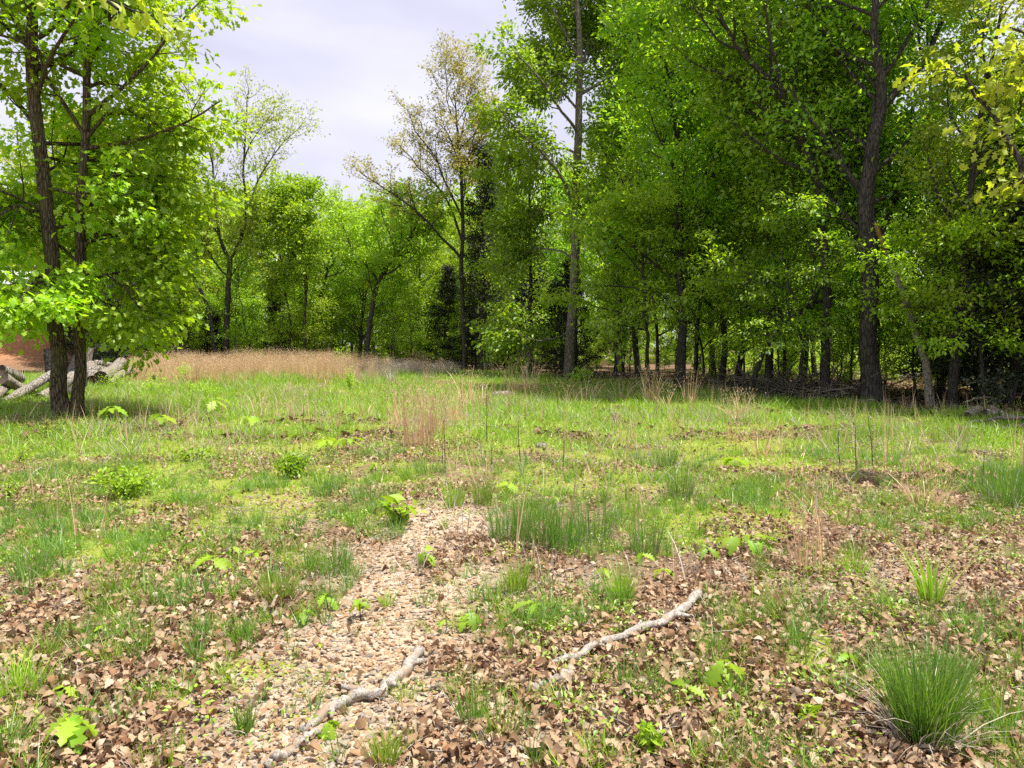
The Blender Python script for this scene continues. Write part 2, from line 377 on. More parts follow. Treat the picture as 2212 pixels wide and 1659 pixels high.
# ------------------------------------------------------------------ leaf templates (x = length, y = width, z = up)
def leaf_template(halfw, curl=.15, fold=.12, ts=None):
    n = len(halfw); ts = np.linspace(0, 1, n) if ts is None else np.array(ts)
    mid = np.stack([ts, 0*ts, -curl*ts**2*1.2], -1)
    lf = np.stack([ts-.05*np.array(halfw)*0, np.array(halfw), -curl*ts**2*1.2+fold*np.array(halfw)], -1)
    rt = lf*np.array((1, -1, 1))
    V = np.concatenate([mid, lf, rt]); Q = []
    for i in range(n-1):
        Q.append((i, i+1, n+i+1, n+i)); Q.append((i+1, i, 2*n+i, 2*n+i+1))
    return V, np.array(Q)
def quads_to_tris(Q): return np.concatenate([Q[:, [0, 1, 2]], Q[:, [0, 2, 3]]])
OAK = [.015, .03, .20, .10, .30, .15, .38, .17, .28, .10, .14, 0]
OAK_T = [0, .10, .2, .28, .42, .48, .64, .68, .8, .84, .92, 1]
LT_OAK = leaf_template(OAK, .25, .35, OAK_T)
# light ones
RH = (np.array([(0, 0, 0), (.45, .26, .06), (1, 0, -.12), (.45, -.26, .06)]), np.array([(0, 2, 1), (0, 3, 2)]))
LOB = (np.array([(0, 0, 0), (.30, .12, .03), (.38, .36, .03), (.55, .14, .02), (.72, .34, -.04), (1.0, 0, -.18), (.72, -.34, -.04), (.55, -.14, .02), (.38, -.36, .03), (.30, -.12, .03)]),
       np.array([(0, 3, 1), (1, 3, 2), (0, 5, 3), (3, 5, 4), (0, 7, 5), (5, 7, 6), (0, 9, 7), (9, 8, 7)]))
def foliage(acc, pts, axisd, size, tmpl, rng, droop=.3, flat=.6, tint=None):
    """one leaf per point; axisd = rough outward direction"""
    n = len(pts); TV, TT = tmpl
    a = unit(axisd + rng.normal(0, .6, (n, 3)) - np.array((0, 0, droop)))
    up = unit(np.array((0, 0, 1.))*flat + rng.normal(0, .5, (n, 3)))
    b = unit(np.cross(up, a)); c = np.cross(a, b)
    s = np.broadcast_to(size, (n,))[:, None, None]
    V = pts[:, None]+s*(TV[None, :, 0:1]*a[:, None]+TV[None, :, 1:2]*b[:, None]+TV[None, :, 2:3]*c[:, None])
    k = len(TV)
    T = TT[None]+(np.arange(n)*k)[:, None, None]
    t = rng.random(n) if tint is None else tint
    acc.add(V.reshape(-1, 3), T=T.reshape(-1, 3), tint=np.repeat(t, k))

# ------------------------------------------------------------------ trees
class Spec:
    def __init__(s, **k):
        s.cnt = (16, 6, 5); s.ang = (60, 45, 40); s.ln = (3.6, 1.5, .8); s.t0 = (.35, .2, .15); s.up = (.25, .12, .05)
        s.shape = 'oak'; s.leaves = 40; s.size = .14; s.spread = .22; s.tmpl = RH; s.wander = .10; s.droop = .3; s.flat = .6; s.rk = .02; s.sides = (8, 5, 3)
        s.avoid = None; s.avoid_t = .7; s.zf = .42; s.stem_leaf = 0; s.lowtwig = 0; s.minr = .006
        s.__dict__.update(k)
def shape_f(kind, t):
    if kind == 'oak': return .55+.75*math.sin(PI*min(1, t*.85+.12))
    if kind == 'tall': return .75+.35*math.sin(PI*t)-.35*t
    if kind == 'cone': return 1.05-.95*t
    if kind == 'vase': return .7+.5*t
    if kind == 'round': return .35+.85*math.sin(PI*(t*.8+.1))
    return 1
def wander_path(p, d, ln, n, wob, up, rng):
    pts = [np.array(p)]; d = unit(d); st = ln/n
    for i in range(n):
        d = unit(d + rng.normal(0, wob, 3) + np.array((0, 0, up*.5)))
        pts.append(pts[-1]+d*st)
    return np.array(pts)
def sprout(br, tw, path, rads, lvl, S, rng, t0=None, cnt=None):
    seg = np.linalg.norm(np.diff(path, axis=0), axis=1); cum = np.concatenate([[0], np.cumsum(seg)]); Ltot = cum[-1]
    tan = unit(np.gradient(path, axis=0))
    cnt = S.cnt[lvl] if cnt is None else cnt; t0 = S.t0[lvl] if t0 is None else t0
    az0 = rng.random()*6.28
    last = lvl == len(S.cnt)-1
    for i in range(cnt):
        t = t0+(1-t0)*(i+rng.random())/cnt
        dpos = t*Ltot
        p = np.array([np.interp(dpos, cum, path[:, k]) for k in range(3)])
        d = unit(np.array([np.interp(dpos, cum, tan[:, k]) for k in range(3)]))
        r0 = np.interp(dpos, cum, rads)
        az = az0+i*2.4+rng.normal(0, .35)
        ref = np.array((0, 0, 1.)) if abs(d[2]) < .9 else np.array((1., 0, 0))
        u = unit(np.cross(d, ref)); v = np.cross(d, u)
        if lvl > 0: az = az*1.0
        perp = u*math.cos(az)+v*math.sin(az)
        if lvl > 0: perp = unit(perp*np.array((1, 1, .55)))
        an = math.radians(S.ang[lvl]*(1-.35*t*(lvl == 0)) + rng.normal(0, 9))
        cd = unit(d*math.cos(an)+perp*math.sin(an))
        if S.avoid is not None and lvl < 2 and cd@np.asarray(S.avoid) > S.avoid_t: cd = cd-2*(cd@np.asarray(S.avoid))*np.asarray(S.avoid)
        tt = (t-t0)/(1-t0)
        ln = S.ln[lvl]*(shape_f(S.shape, tt) if lvl == 0 else (1.15-.55*t))*(.7+.6*rng.random())
        n = (7, 5, 3)[min(lvl, 2)] if not last else 3
        cpth = wander_path(p, cd, ln, n, S.wander*(1.3 if lvl == 0 else 1.6), S.up[lvl], rng)
        cr = max(min(r0*.6, ln*S.rk), S.minr)
        rr = np.linspace(cr, max(cr*.28, S.minr*.5), n+1)
        br.append((cpth, rr, S.sides[min(lvl, 2)]))
        if last: tw.append(cpth)
        else: sprout(br, tw, cpth, rr, lvl+1, S, rng)
    # leader also ends in leaves
    if lvl > 0: tw.append(path[-3:])
def make_tree(base, trunk, rad, S, rng, limbs=(), leafm='leaf_mid', barkm='bark_dark', tsides=14, tn=14, wob=.03, second=None, t0=None):
    """trunk: world points (absolute); returns list of (part name, mesh) in coordinates relative to base"""
    base = np.asarray(base, float)
    tp = resample(trunk, tn, 0, rng); tp[1:-1, :2] += rng.normal(0, wob, (tn-2, 2))
    rads = np.interp(np.linspace(0, 1, tn), np.linspace(0, 1, len(rad)), rad)
    A = Acc()
    fl = tp.copy(); rr = rads.copy()
    # dense trunk with a flared foot
    dn = tn*3; dp = resample(tp, dn); dr = np.interp(np.linspace(0, 1, dn), np.linspace(0, 1, tn), rr)
    hh = np.abs(dp[:, 2]-dp[0, 2]); dr = dr*(1+.45*np.exp(-hh/.22))
    dp[0, 2] -= .25
    Vt, Qt, Tt = tube(dp, dr, tsides, True, .09, rng); A.add(Vt-base, Qt, Tt)
    parts = [('trunk', A.build('trunk', M[barkm], True))]
    br = []; tw = []
    sprout(br, tw, tp, rads, 0, S, rng, t0)
    for lp, lr in limbs:
        q = resample(lp, 10, .03, rng); r_ = np.linspace(lr, lr*.25, 10)
        br.append((q, r_, 8)); sprout(br, tw, q, r_, 1 if len(S.cnt) > 2 else 0, S, rng, cnt=int(S.cnt[1]*1.8), t0=.3)
    tw.append(tp[-3:])
    B = Acc()
    for pth, r_, sd_ in br:
        v_, q_, _ = tube(pth, r_, sd_, False); B.add(v_-base, q_)
    parts.append(('branches', B.build('branches', M[barkm], True)))
    if S.leaves:
        C = Acc(); pts = []; ax = []
        for t in tw:
            k = max(1, int(S.leaves*(.6+.8*rng.random())))
            u = rng.random(k)**.8*(len(t)-1); i = np.minimum(u.astype(int), len(t)-2); f = (u-i)[:, None]
            p = t[i]*(1-f)+t[i+1]*f
            off = rng.normal(0, S.spread*1.15, (k, 3))*np.array((1, 1, S.zf))
            pts.append(p+off); ax.append(unit(off+ .5*unit(t[-1]-t[0])))
        pts = np.concatenate(pts); ax = np.concatenate(ax)
        sz = S.size*(.65+.7*rng.random(len(pts)))
        foliage(C, pts-base, ax, sz, S.tmpl, rng, S.droop, S.flat)
        parts.append(('crown', C.build('crown', M[leafm])))
    return parts
def place(name, parts, loc, label, cat='tree', group=None, rz=0.0, s=1.0):
    e = empty(name, loc, label, cat, group, rz, s)
    for nm, me in parts:
        o = link(nm, me, e)
        if nm in ('crown', 'branches', 'foliage', 'blades'): o['kind'] = 'stuff'
    return e
def proto(H, S, seed, r0, leafm='leaf_mid', barkm='bark_dark', lean=.06, t0=None):
    rng = np.random.default_rng(seed)
    pts = [np.zeros(3)]; d = np.array((rng.normal(0, lean), rng.normal(0, lean), 1.))
    for i in range(5):
        d = unit(d+np.array((rng.normal(0, lean), rng.normal(0, lean), .1))); pts.append(pts[-1]+d*H/5*.97)
    return make_tree((0, 0, 0), pts, (r0, r0*.8, r0*.6, r0*.35, r0*.1), S, rng, leafm=leafm, barkm=barkm, tsides=10, tn=10, t0=t0)

OAKS = [proto(12, Spec(cnt=(18, 6, 4), ln=(3.6, 1.6, .75), leaves=34, size=.165, spread=.24), 10+i, .16, ('leaf_mid', 'leaf_mid', 'leaf_olive', 'leaf_mid')[i], t0=.15) for i in range(4)]
TALLS = [proto(18, Spec(cnt=(22, 6, 4), ln=(4.0, 1.7, .8), leaves=25, size=.18, spread=.21, shape='tall'), 30+i, .17, ('leaf_deep', 'leaf_mid', 'leaf_deep')[i], t0=.13) for i in range(3)]
SAPS = [proto((5.5, 4.2, 6.5, 3.2)[i], Spec(cnt=(15, 6), ang=(72, 45), ln=((1.7, 1.5, 1.9, 1.3)[i], .8), t0=(.18, .15), up=(.06, .02), sides=(5, 3, 3), leaves=30, size=.125, spread=.17, shape='round', flat=1.4), 50+i, .045, ('leaf_deep', 'leaf_mid', 'leaf_deep', 'leaf_mid')[i]) for i in range(4)]
CEDS = [proto((7.5, 5.5)[i], Spec(cnt=(60, 6), ang=(80, 40), ln=(1.7, .55), t0=(.04, .15), up=(.02, .02), sides=(4, 3, 3), leaves=46, size=.10, spread=.10, shape='cone'), 60+i, .11, 'cedar') for i in range(2)]
SPARS = [proto(13, Spec(cnt=(16, 6, 6), ang=(48, 42, 42), ln=(4.2, 1.7, .8), leaves=11, size=.13, spread=.10, zf=.8, shape='vase', up=(.35, .2, .15)), 70+i, .17, ('leaf_bud', 'leaf_olive')[i], t0=.35) for i in range(2)]

# ---- the trees that can be told apart
def from_px(pts, Y, dY=None):
    dY = dY if dY is not None else [0]*len(pts)
    return np.array([P(a, b, Y+e) for (a, b), e in zip(pts, dY)])
def keytree(name, label, foot, trunk_px, rad, S, seed, leafm, barkm, limbs=(), H=None, tsides=14, t0=None, cat='tree', group=None, dY=None):
    g = G(*foot); Y = g[1]; rng = np.random.default_rng(seed)
    tr = np.concatenate([[g], from_px(trunk_px, Y, dY)])
    lm = [(np.array([P(a, b, Y+c) for a, b, c in l]), r*.8) for l, r in limbs]; rad = tuple(r*.72 for r in rad)
    return place(name, make_tree(g, tr, rad, S, rng, lm, leafm, barkm, tsides, t0=t0), g, label, cat, group)

# 1 double-trunked oak, left
g1 = G(150, 903); Y1 = g1[1]
rng = np.random.default_rng(101)
SN = Spec(cnt=(25, 6, 5), ang=(78, 48, 42), ln=(2.75, 1.15, .58), t0=(.24, .2, .15), up=(.05, .03, .0), leaves=17, size=.155, spread=.18, tmpl=LOB, rk=.017, droop=.35, flat=.9, shape='round', avoid=(0, -1, 0))
trA = np.array([G(138, 903)]+[P(a, b, Y1) for a, b in ((128, 800), (112, 640), (100, 480), (88, 300), (72, 130), (62, -60), (50, -300), (40, -520))])
trB = np.array([G(166, 903)]+[P(a, b, Y1+.15) for a, b in ((170, 800), (174, 640), (178, 470), (186, 300), (190, 130), (196, -20), (200, -200))])
LA = [(np.array([P(a, b, Y1+c) for a, b, c in l]), r_) for l, r_ in (([(110, 620, 0), (75, 610, -.3), (30, 625, -.6), (-10, 650, -.8)], .035), ([(108, 590, 0), (80, 600, -.9), (50, 630, -1.5), (55, 660, -1.8)], .03),
      ([(114, 640, 0), (90, 640, .8), (40, 640, 1.4), (0, 650, 1.8)], .03), ([(100, 480, 0), (60, 450, -.4), (0, 460, -.7), (-60, 500, -.9)], .04))]
pa = make_tree(g1, trA, (.16, .142, .13, .11, .08, .04), SN, rng, LA, 'leaf_near', 'bark_near', 22)
SN2 = Spec(**{**SN.__dict__, 'cnt': (22, 6, 5), 'ln': (2.4, 1.05, .55)})
LB = [(np.array([P(a, b, Y1+c) for a, b, c in l]), r_) for l, r_ in (([(174, 600, .1), (215, 590, 0), (265, 620, -.2), (300, 658, -.3), (330, 695, -.4)], .035), ([(172, 650, .1), (205, 640, .5), (250, 670, 1), (285, 715, 1.2)], .028),
      ([(176, 540, .1), (230, 500, .2), (300, 520, .1), (345, 580, 0)], .04), ([(180, 420, .1), (250, 380, .3), (330, 385, .3), (395, 430, .3)], .045), ([(186, 300, .1), (260, 240, .2), (320, 255, .2), (370, 295, .2)], .045))]
pb = make_tree(g1, trB, (.125, .11, .10, .08, .06, .03), SN2, rng, LB, 'leaf_near', 'bark_near', 20)
# low limbs reaching right over the grass
place('oak_tree', [pa[0], pb[0], pa[1], pb[1], pa[2], pb[2]], g1, 'double-trunked oak with glowing yellow-green leaves at the left edge of the clearing', 'tree')

# 2 forked oak rising above the skyline, left of centre
SF = Spec(cnt=(3, 10, 6), ang=(50, 42, 42), ln=(3.0, 1.5, .75), t0=(.75, .3, .2), up=(.3, .15, .1), leaves=11, size=.13, spread=.12, shape='vase', zf=.8)
keytree('forked_oak', 'forked oak with thin spring leaves whose spread limbs stand out against the sky', (486, 807), [(490, 700), (497, 560)], (.27, .21, .18), SF, 5, 'leaf_olive', 'bark_dark',
        limbs=[([(497, 562, 0), (476, 520, .2), (466, 430, .4), (456, 330, .5), (425, 235, .6), (395, 180, .7)], .12),
               ([(497, 562, 0), (470, 500, -.4), (456, 485, -.4), (430, 420, -.8), (375, 392, -1.3)], .08),
               ([(497, 562, 0), (520, 520, -.1), (530, 460, -.2), (526, 350, -.3), (532, 250, -.3), (538, 190, -.2)], .12),
               ([(530, 470, -.2), (545, 420, .3), (566, 375, .7), (610, 312, 1.2), (660, 262, 1.6)], .08),
               ([(526, 350, -.3), (548, 300, -.9), (590, 240, -1.4)], .05),
               ([(456, 330, .5), (420, 300, 1.2), (380, 260, 2.0)], .05)])
# 3 curved dark trunk left of it
keytree('bent_oak', 'slim dark oak with a bent trunk just left of the forked oak', (474, 808), [(462, 735), (446, 660), (418, 590), (408, 520), (402, 460), (392, 400)], (.16, .13, .12, .10, .05),
        Spec(cnt=(15, 6, 4), ln=(2.0, 1.1, .6), leaves=20, size=.17, spread=.17), 6, 'leaf_mid', 'bark_dark', t0=.45)
keytree('oak_tree', 'straight slender oak trunk behind the middle of the tan grass band', (660, 807), [(660, 700), (658, 600), (650, 500), (645, 440)], (.12, .10, .09, .03),
        Spec(cnt=(18, 6, 4), ln=(1.8, 1.1, .6), leaves=22, size=.17, spread=.17), 8, 'leaf_mid', 'bark_dark', t0=.42)
keytree('oak_tree', 'thin dark leaning sapling oak beside the straight slender oak', (628, 807), [(626, 700), (616, 620), (604, 540), (598, 490)], (.09, .08, .06, .02),
        Spec(cnt=(12, 6, 4), ln=(2.2, 1.1, .6), leaves=20, size=.17, spread=.17), 9, 'leaf_mid', 'bark_dark', t0=.5)
# 4 leaning oak in the centre
keytree('leaning_oak', 'dark oak leaning right with forking limbs in the centre of the wood edge', (790, 807), [(800, 680), (822, 600), (860, 545), (890, 505), (902, 470)], (.2, .17, .15, .10, .04),
        Spec(cnt=(14, 6, 4), ln=(2.3, 1.2, .6), leaves=24, size=.17, spread=.17), 12, 'leaf_mid', 'bark_dark',
        limbs=[([(815, 612, 0), (790, 570, -.4), (760, 540, -.7), (735, 470, -1)], .09), ([(850, 560, 0), (880, 540, .5), (930, 520, 1)], .06)], t0=.35)
# 5 tall sparse yellowish oak left of the cedar
SB = Spec(cnt=(12, 10, 7), ang=(50, 42, 42), ln=(2.6, 1.6, .75), leaves=10, size=.13, spread=.09, zf=.8, shape='vase', up=(.3, .15, .1))
keytree('budding_oak', 'tall oak with sparse rusty buds and bare limbs sweeping left over the skyline', (1003, 808), [(1000, 700), (996, 600), (1000, 480), (992, 330), (985, 270), (980, 200)], (.2, .17, .15, .12, .09, .03), SB, 13, 'leaf_bud', 'bark_dark',
        limbs=[([(998, 560, 0), (960, 520, -.4), (900, 455, -.9), (850, 420, -1.3), (800, 385, -1.7), (770, 365, -2)], .10),
               ([(998, 520, 0), (975, 450, .4), (935, 390, .8), (890, 345, 1.1), (860, 310, 1.4)], .09),
               ([(998, 470, 0), (965, 400, -.4), (935, 330, -.8), (900, 285, -1.1), (880, 235, -1.3)], .08),
               ([(994, 400, 0), (1020, 330, .3), (1045, 280, .6), (1050, 220, .8)], .06)], t0=.55)
# 6 cedars
keytree('cedar_tree', 'dark brownish cedar standing between the budding oak and the tall grey trunk', (1040, 808), [(1040, 700), (1042, 600), (1045, 480), (1046, 330)], (.15, .12, .09, .02),
        Spec(cnt=(90, 7), ang=(70, 40), ln=(2.0, .7), t0=(.10, .15), up=(.05, .02), sides=(4, 3, 3), leaves=38, size=.10, spread=.11, shape='cone'), 14, 'cedar', 'bark_dark')
keytree('dead_pine', 'straight dark trunk with many bare side branches left of the tall grey trunk', (1148, 818), [(1147, 700), (1146, 600), (1144, 480), (1150, 300)], (.16, .13, .11, .05),
        Spec(cnt=(34, 6), ang=(74, 40), ln=(2.0, .8), t0=(.12, .2), up=(.1, .03), sides=(4, 3, 3), leaves=3, size=.10, spread=.1, shape='tall'), 15, 'twig_dead', 'bark_dark')
# 7 tall hickory
SH = Spec(cnt=(26, 8, 5), ang=(62, 46, 42), ln=(4.1, 1.8, .8), t0=(.50, .2, .15), up=(.12, .06, .02), leaves=30, size=.18, spread=.19, shape='tall', droop=.5, avoid=(0, -1, 0), avoid_t=.2)
keytree('hickory_tree', 'tall hickory with a straight pale grey trunk in front of the wood, centre right', (1228, 826), [(1234, 700), (1240, 540), (1246, 400), (1250, 260), (1252, 130), (1248, 0), (1240, -200), (1235, -360)], (.30, .25, .23, .21, .18, .14, .09, .04), SH, 16, 'leaf_deep', 'bark_grey',
        limbs=[([(1244, 460, 0), (1210, 380, -1), (1170, 330, -1.5), (1120, 280, -2), (1075, 230, -2.4)], .10),
               ([(1244, 462, 0), (1205, 462, .5), (1165, 455, .8), (1110, 480, 1.1)], .07), ([(1242, 560, 0), (1200, 540, .5), (1150, 540, .9), (1090, 570, 1.2)], .06), ([(1250, 340, 0), (1200, 320, .9), (1140, 350, 1.4), (1080, 370, 1.8)], .07),
               ([(1249, 290, 0), (1215, 240, -.8), (1160, 160, -1.4), (1110, 110, -1.8)], .09),
               ([(1246, 440, 0), (1290, 470, .6), (1330, 490, 1)], .08),
               ([(1236, 720, 0), (1200, 730, -.6), (1150, 735, -1), (1100, 710, -1.4)], .045)], tsides=18)
keytree('oak_tree', 'grey mid-sized trunk standing right of the tall hickory', (1336, 822), [(1336, 700), (1340, 600), (1345, 480), (1352, 330), (1350, 150), (1345, 0)], (.19, .16, .14, .10, .04),
        Spec(cnt=(24, 7, 4), ln=(3.4, 1.5, .75), leaves=22, size=.18, spread=.18, shape='tall'), 17, 'leaf_mid', 'bark_grey', t0=.3)
keytree('oak_tree', 'dark straight oak at the wood edge right of centre, thick with low leaves', (1470, 848), [(1472, 700), (1466, 560), (1468, 400), (1460, 230), (1455, 60), (1450, -150)], (.22, .19, .17, .13, .08, .03),
        Spec(cnt=(30, 7, 4), ln=(3.2, 1.4, .75), leaves=22, size=.17, spread=.17, shape='tall'), 18, 'leaf_deep', 'bark_dark', t0=.22)
# 8 arching small tree
keytree('arching_tree', 'thin dark tree arching to the right under the big spreading oaks', (1622, 862), [(1632, 800), (1665, 730), (1730, 670), (1790, 645), (1850, 640)], (.11, .10, .08, .06, .02),
        Spec(cnt=(14, 6), ang=(62, 42), ln=(1.6, .8), t0=(.3, .2), leaves=34, size=.13, spread=.16), 19, 'leaf_deep', 'bark_dark')
# 9 spreading oak
keytree('spreading_oak', 'tall crooked oak whose trunk bends left and forks high on the right', (1790, 868), [(1782, 780), (1785, 640), (1780, 520), (1772, 420), (1745, 330), (1700, 230), (1640, 150), (1590, 90), (1545, 10)], (.21, .17, .16, .15, .12, .10, .05),
        Spec(cnt=(26, 7, 4), ln=(3.0, 1.4, .7), leaves=18, size=.15, spread=.17, shape='tall', avoid=(0, -1, 0), avoid_t=.15), 20, 'leaf_deep', 'bark_dark',
        limbs=[([(1776, 440, 0), (1800, 330, .4), (1840, 270, .6), (1835, 180, .8), (1850, 60, 1)], .08), ([(1700, 235, 0), (1670, 130, -.4), (1650, 0, -.8), (1640, -100, -1)], .07)], t0=.3)
# 10 big double oak
keytree('big_oak', 'massive dark oak at the right with a trunk that divides above head height', (1886, 876), [(1882, 780), (1878, 600), (1872, 430), (1884, 330), (1900, 230), (1893, 100), (1890, -60), (1888, -260)], (.36, .29, .27, .25, .2, .15, .1, .04),
        Spec(cnt=(28, 7, 5), ln=(3.6, 1.5, .75), leaves=18, size=.15, spread=.17, shape='tall', avoid=(0, -1, 0), avoid_t=.15), 21, 'leaf_deep', 'bark_dark',
        limbs=[([(1874, 440, 0), (1910, 425, .3), (1950, 405, .6), (1975, 400, .9)], .08), ([(1900, 240, 0), (1950, 180, .3), (2000, 130, .5), (2060, 0, .9), (2090, -100, 1)], .14),
               ([(1880, 560, 0), (1915, 480, .7), (1945, 400, 1.2), (1960, 300, 1.6)], .12), ([(1880, 620, 0), (1850, 520, .8), (1845, 420, 1.2)], .13)], tsides=20, t0=.3)
# 11 leaning broken snag
g = G(2010, 884); rngs = np.random.default_rng(22)
snag = empty('broken_snag', g, 'pale leaning dead trunk with an orange rotten top at the right', 'dead tree')
pth = resample([g-np.array((0, 0, .2))]+[P(a, b, g[1]+c) for a, b, c in ((2002, 800, 0), (1975, 710, .1), (1940, 610, .2), (1915, 550, .3))], 18, .01, rngs)-g
v_, q_, t_ = tube(pth, np.linspace(.095, .06, 18), 12, True, .12, rngs); A = Acc(); A.add(v_, q_, t_); link('trunk', A.build('trunk', M['bark_pale'], True), snag)
pth2 = resample([pth[-1], P(1900, 505, g[1]+.35)-g, P(1890, 480, g[1]+.4)-g], 6, .01, rngs)
v_, q_, t_ = tube(pth2, (.06, .058, .055, .05, .04, .02), 10, True, .25, rngs); A = Acc(); A.add(v_, q_, t_); link('rotten_top', A.build('rotten_top', M['bark_rot'], True), snag)
DW = Spec(cnt=(12, 7, 4), ang=(80, 50, 42), ln=(2.3, .9, .45), t0=(.3, .2, .15), up=(.02, .0, .0), leaves=16, size=.11, spread=.13, zf=.25, flat=2.2, shape='round')
keytree('dogwood_tree', 'layered small tree with bright flat leaf sprays right of the broken snag', (2125, 890), [(2120, 800), (2105, 700), (2085, 600), (2070, 540)], (.07, .06, .05, .02), Spec(**{**DW.__dict__, 'ln': (1.7, .7, .4)}), 31, 'leaf_near', 'bark_dark')
keytree('dogwood_tree', 'layered small tree with drooping leaf sprays between the hickory and the dark straight oak', (1400, 848), [(1398, 750), (1392, 640), (1388, 540), (1390, 470)], (.09, .08, .06, .03), Spec(**{**DW.__dict__, 'ln': (2.2, 1.1, .6), 'cnt': (16, 7, 4), 'size': .14, 'leaves': 18}), 32, 'leaf_mid', 'bark_dark')
keytree('dogwood_tree', 'layered small tree under the arching tree with bright leaf sprays', (1735, 868), [(1733, 800), (1725, 690), (1700, 590), (1690, 540)], (.07, .06, .04, .02), DW, 33, 'leaf_deep', 'bark_dark')
keytree('leafy_tree', 'light green leafy tree spreading behind the dark straight oak', (1560, 838), [(1562, 700), (1556, 520), (1560, 330), (1570, 130)], (.16, .14, .11, .04), Spec(cnt=(24, 7, 4), ln=(3.2, 1.5, .75), leaves=26, size=.17, spread=.2, shape='round'), 34, 'leaf_mid', 'bark_dark', t0=.18)
# 12 small thin tree on the left, near the logs
keytree('small_tree', 'small thin-stemmed tree behind the log pile at the far left', (77, 790), [(80, 740), (88, 690), (92, 640), (95, 560)], (.13, .10, .09, .03), Spec(cnt=(14, 6), ang=(62, 42), ln=(1.9, .9), t0=(.35, .2), leaves=36, size=.14, spread=.2), 23, 'leaf_mid', 'bark_dark')
# 13 near trees whose boughs hang into the top corners
gl = np.array((-9.5, 6.5, 0.)); rngn = np.random.default_rng(24)
SNN = Spec(cnt=(9, 6, 5), ang=(50, 45, 40), ln=(1.5, .7, .4), t0=(.35, .2, .15), up=(-.05, -.05, -.05), leaves=10, size=.125, spread=.10, tmpl=LOB, droop=.8, flat=.7)
nl = make_tree(gl, [gl, gl+np.array((.1, 0, 3)), gl+np.array((.3, .1, 6)), gl+np.array((.2, .3, 9))], (.2, .17, .14, .05), Spec(**{**SNN.__dict__, 'cnt': (4, 5, 4)}), rngn,
               [(np.array([gl+np.array((.2, .1, 4.5)), P(-60, -190, 6.6), P(60, -120, 6.6), P(180, -40, 6.5), P(255, 20, 6.4)]), .05)], 'leaf_yellow', 'bark_dark')
place('overhanging_oak', nl, gl, 'oak just outside the top left corner with lobed yellow-green leaves hanging into view', 'tree')
gr_ = np.array((10.6, 8.0, 0.)); rngn = np.random.default_rng(25)
nr = make_tree(gr_, [gr_, gr_+np.array((-.1, 0, 3)), gr_+np.array((-.3, .1, 6)), gr_+np.array((-.2, .3, 8.5))], (.16, .13, .1, .03), Spec(**{**SNN.__dict__, 'cnt': (4, 5, 4)}), rngn,
               [(np.array([gr_+np.array((-.1, 0, 2.6)), P(2300, 420, 8.1), P(2210, 330, 8.2), P(2140, 240, 8.3), P(2085, 160, 8.3)]), .05),
                (np.array([gr_+np.array((-.2, 0, 4.2)), P(2330, 200, 8.1), P(2240, 110, 8.2), P(2180, 60, 8.3)]), .05)], 'leaf_yellow', 'bark_dark')
place('overhanging_maple', nr, gr_, 'slender tree at the right edge with dull yellow leaves hanging into the top right', 'tree')

# ---- the wood behind
SKX = [-400, 0, 180, 300, 400, 560, 640, 740, 810, 880, 950, 1010, 1090, 1200, 1300, 1500, 1800, 2212, 3000]
SKY_ = [-100, 20, 160, 330, 360, 330, 350, 412, 400, 400, 420, 330, 150, -60, -160, -300, -400, -400, -400]
rt = random.Random(5)
placed = []
LBL = {'oak': ('oak_tree', 'leafy oak', 'oaks of the wood behind the clearing'),
       'tall': ('tall_tree', 'tall dense forest tree', 'tall trees of the right-hand wood'),
       'spars': ('thin_oak', 'thin-leaved oak with showing twigs', 'thin-leaved oaks in the wood'),
       'sap': ('sapling', 'leafy understory sapling', 'understory saplings along the wood edge'),
       'shrub': ('understory_shrub', 'low green shrub', 'low shrubs on the floor of the wood'),
       'ced': ('cedar_tree', 'dark low cedar', 'small cedars in the shade of the wood')}
def put(kind, ps, x, y, s, hs=None):
    i = rt.randrange(len(ps)); nm, lb, gp = LBL[kind]
    px = toP(x, y)[0]; k = min(range(len(LMK)), key=lambda j: abs(LMK[j][0]-px)); c, nm2 = LMK[k]
    dep = y-float(edge_y(x)); dw = 'close' if dep < 2.5 else ('back' if dep < 8 else 'deep')
    pos = f"{'left' if px < c else 'right'} of the {nm2}"
    lb = {'close': f'{lb} at the wood edge, {pos}', 'back': f'{lb} a little inside the wood, {pos}', 'deep': f'{lb} deep in the wood, {pos}'}[dw]
    if kind in ('sap', 'shrub', 'ced'): lb = ('small ' if s < (.33 if kind == 'shrub' else .85) else 'larger ')+lb
    return place(nm, ps[i], (x, y, float(hgt(x, y))-.03), lb, {'sap': 'sapling', 'shrub': 'shrub'}.get(kind, 'tree'), gp, rt.random()*6.28, s)
LMK = [(150, 'double-trunked oak'), (486, 'forked oak'), (660, 'straight slender oak'), (790, 'leaning oak'), (1003, 'budding oak'), (1148, 'dead pine'), (1228, 'tall hickory'), (1336, 'grey trunk'), (1470, 'dark straight oak'), (1622, 'arching tree'), (1790, 'crooked oak'), (1886, 'massive oak'), (2010, 'broken snag'), (2180, 'right log pile')]
def far_ok(x, y, d): return all((x-a)**2+(y-b)**2 > d*d for a, b in placed)
cands = []
for k in range(6000):
    y = rt.uniform(12, 62); x = rt.uniform(-.95*y-2, .92*y+3)
    dy = y-float(edge_y(x))
    if x > 2: # depth measured along the slanting edge
        pass
    cands.append((x, y, dy))
cands.sort(key=lambda c: c[1]+rt.random()*4)
nT = 0
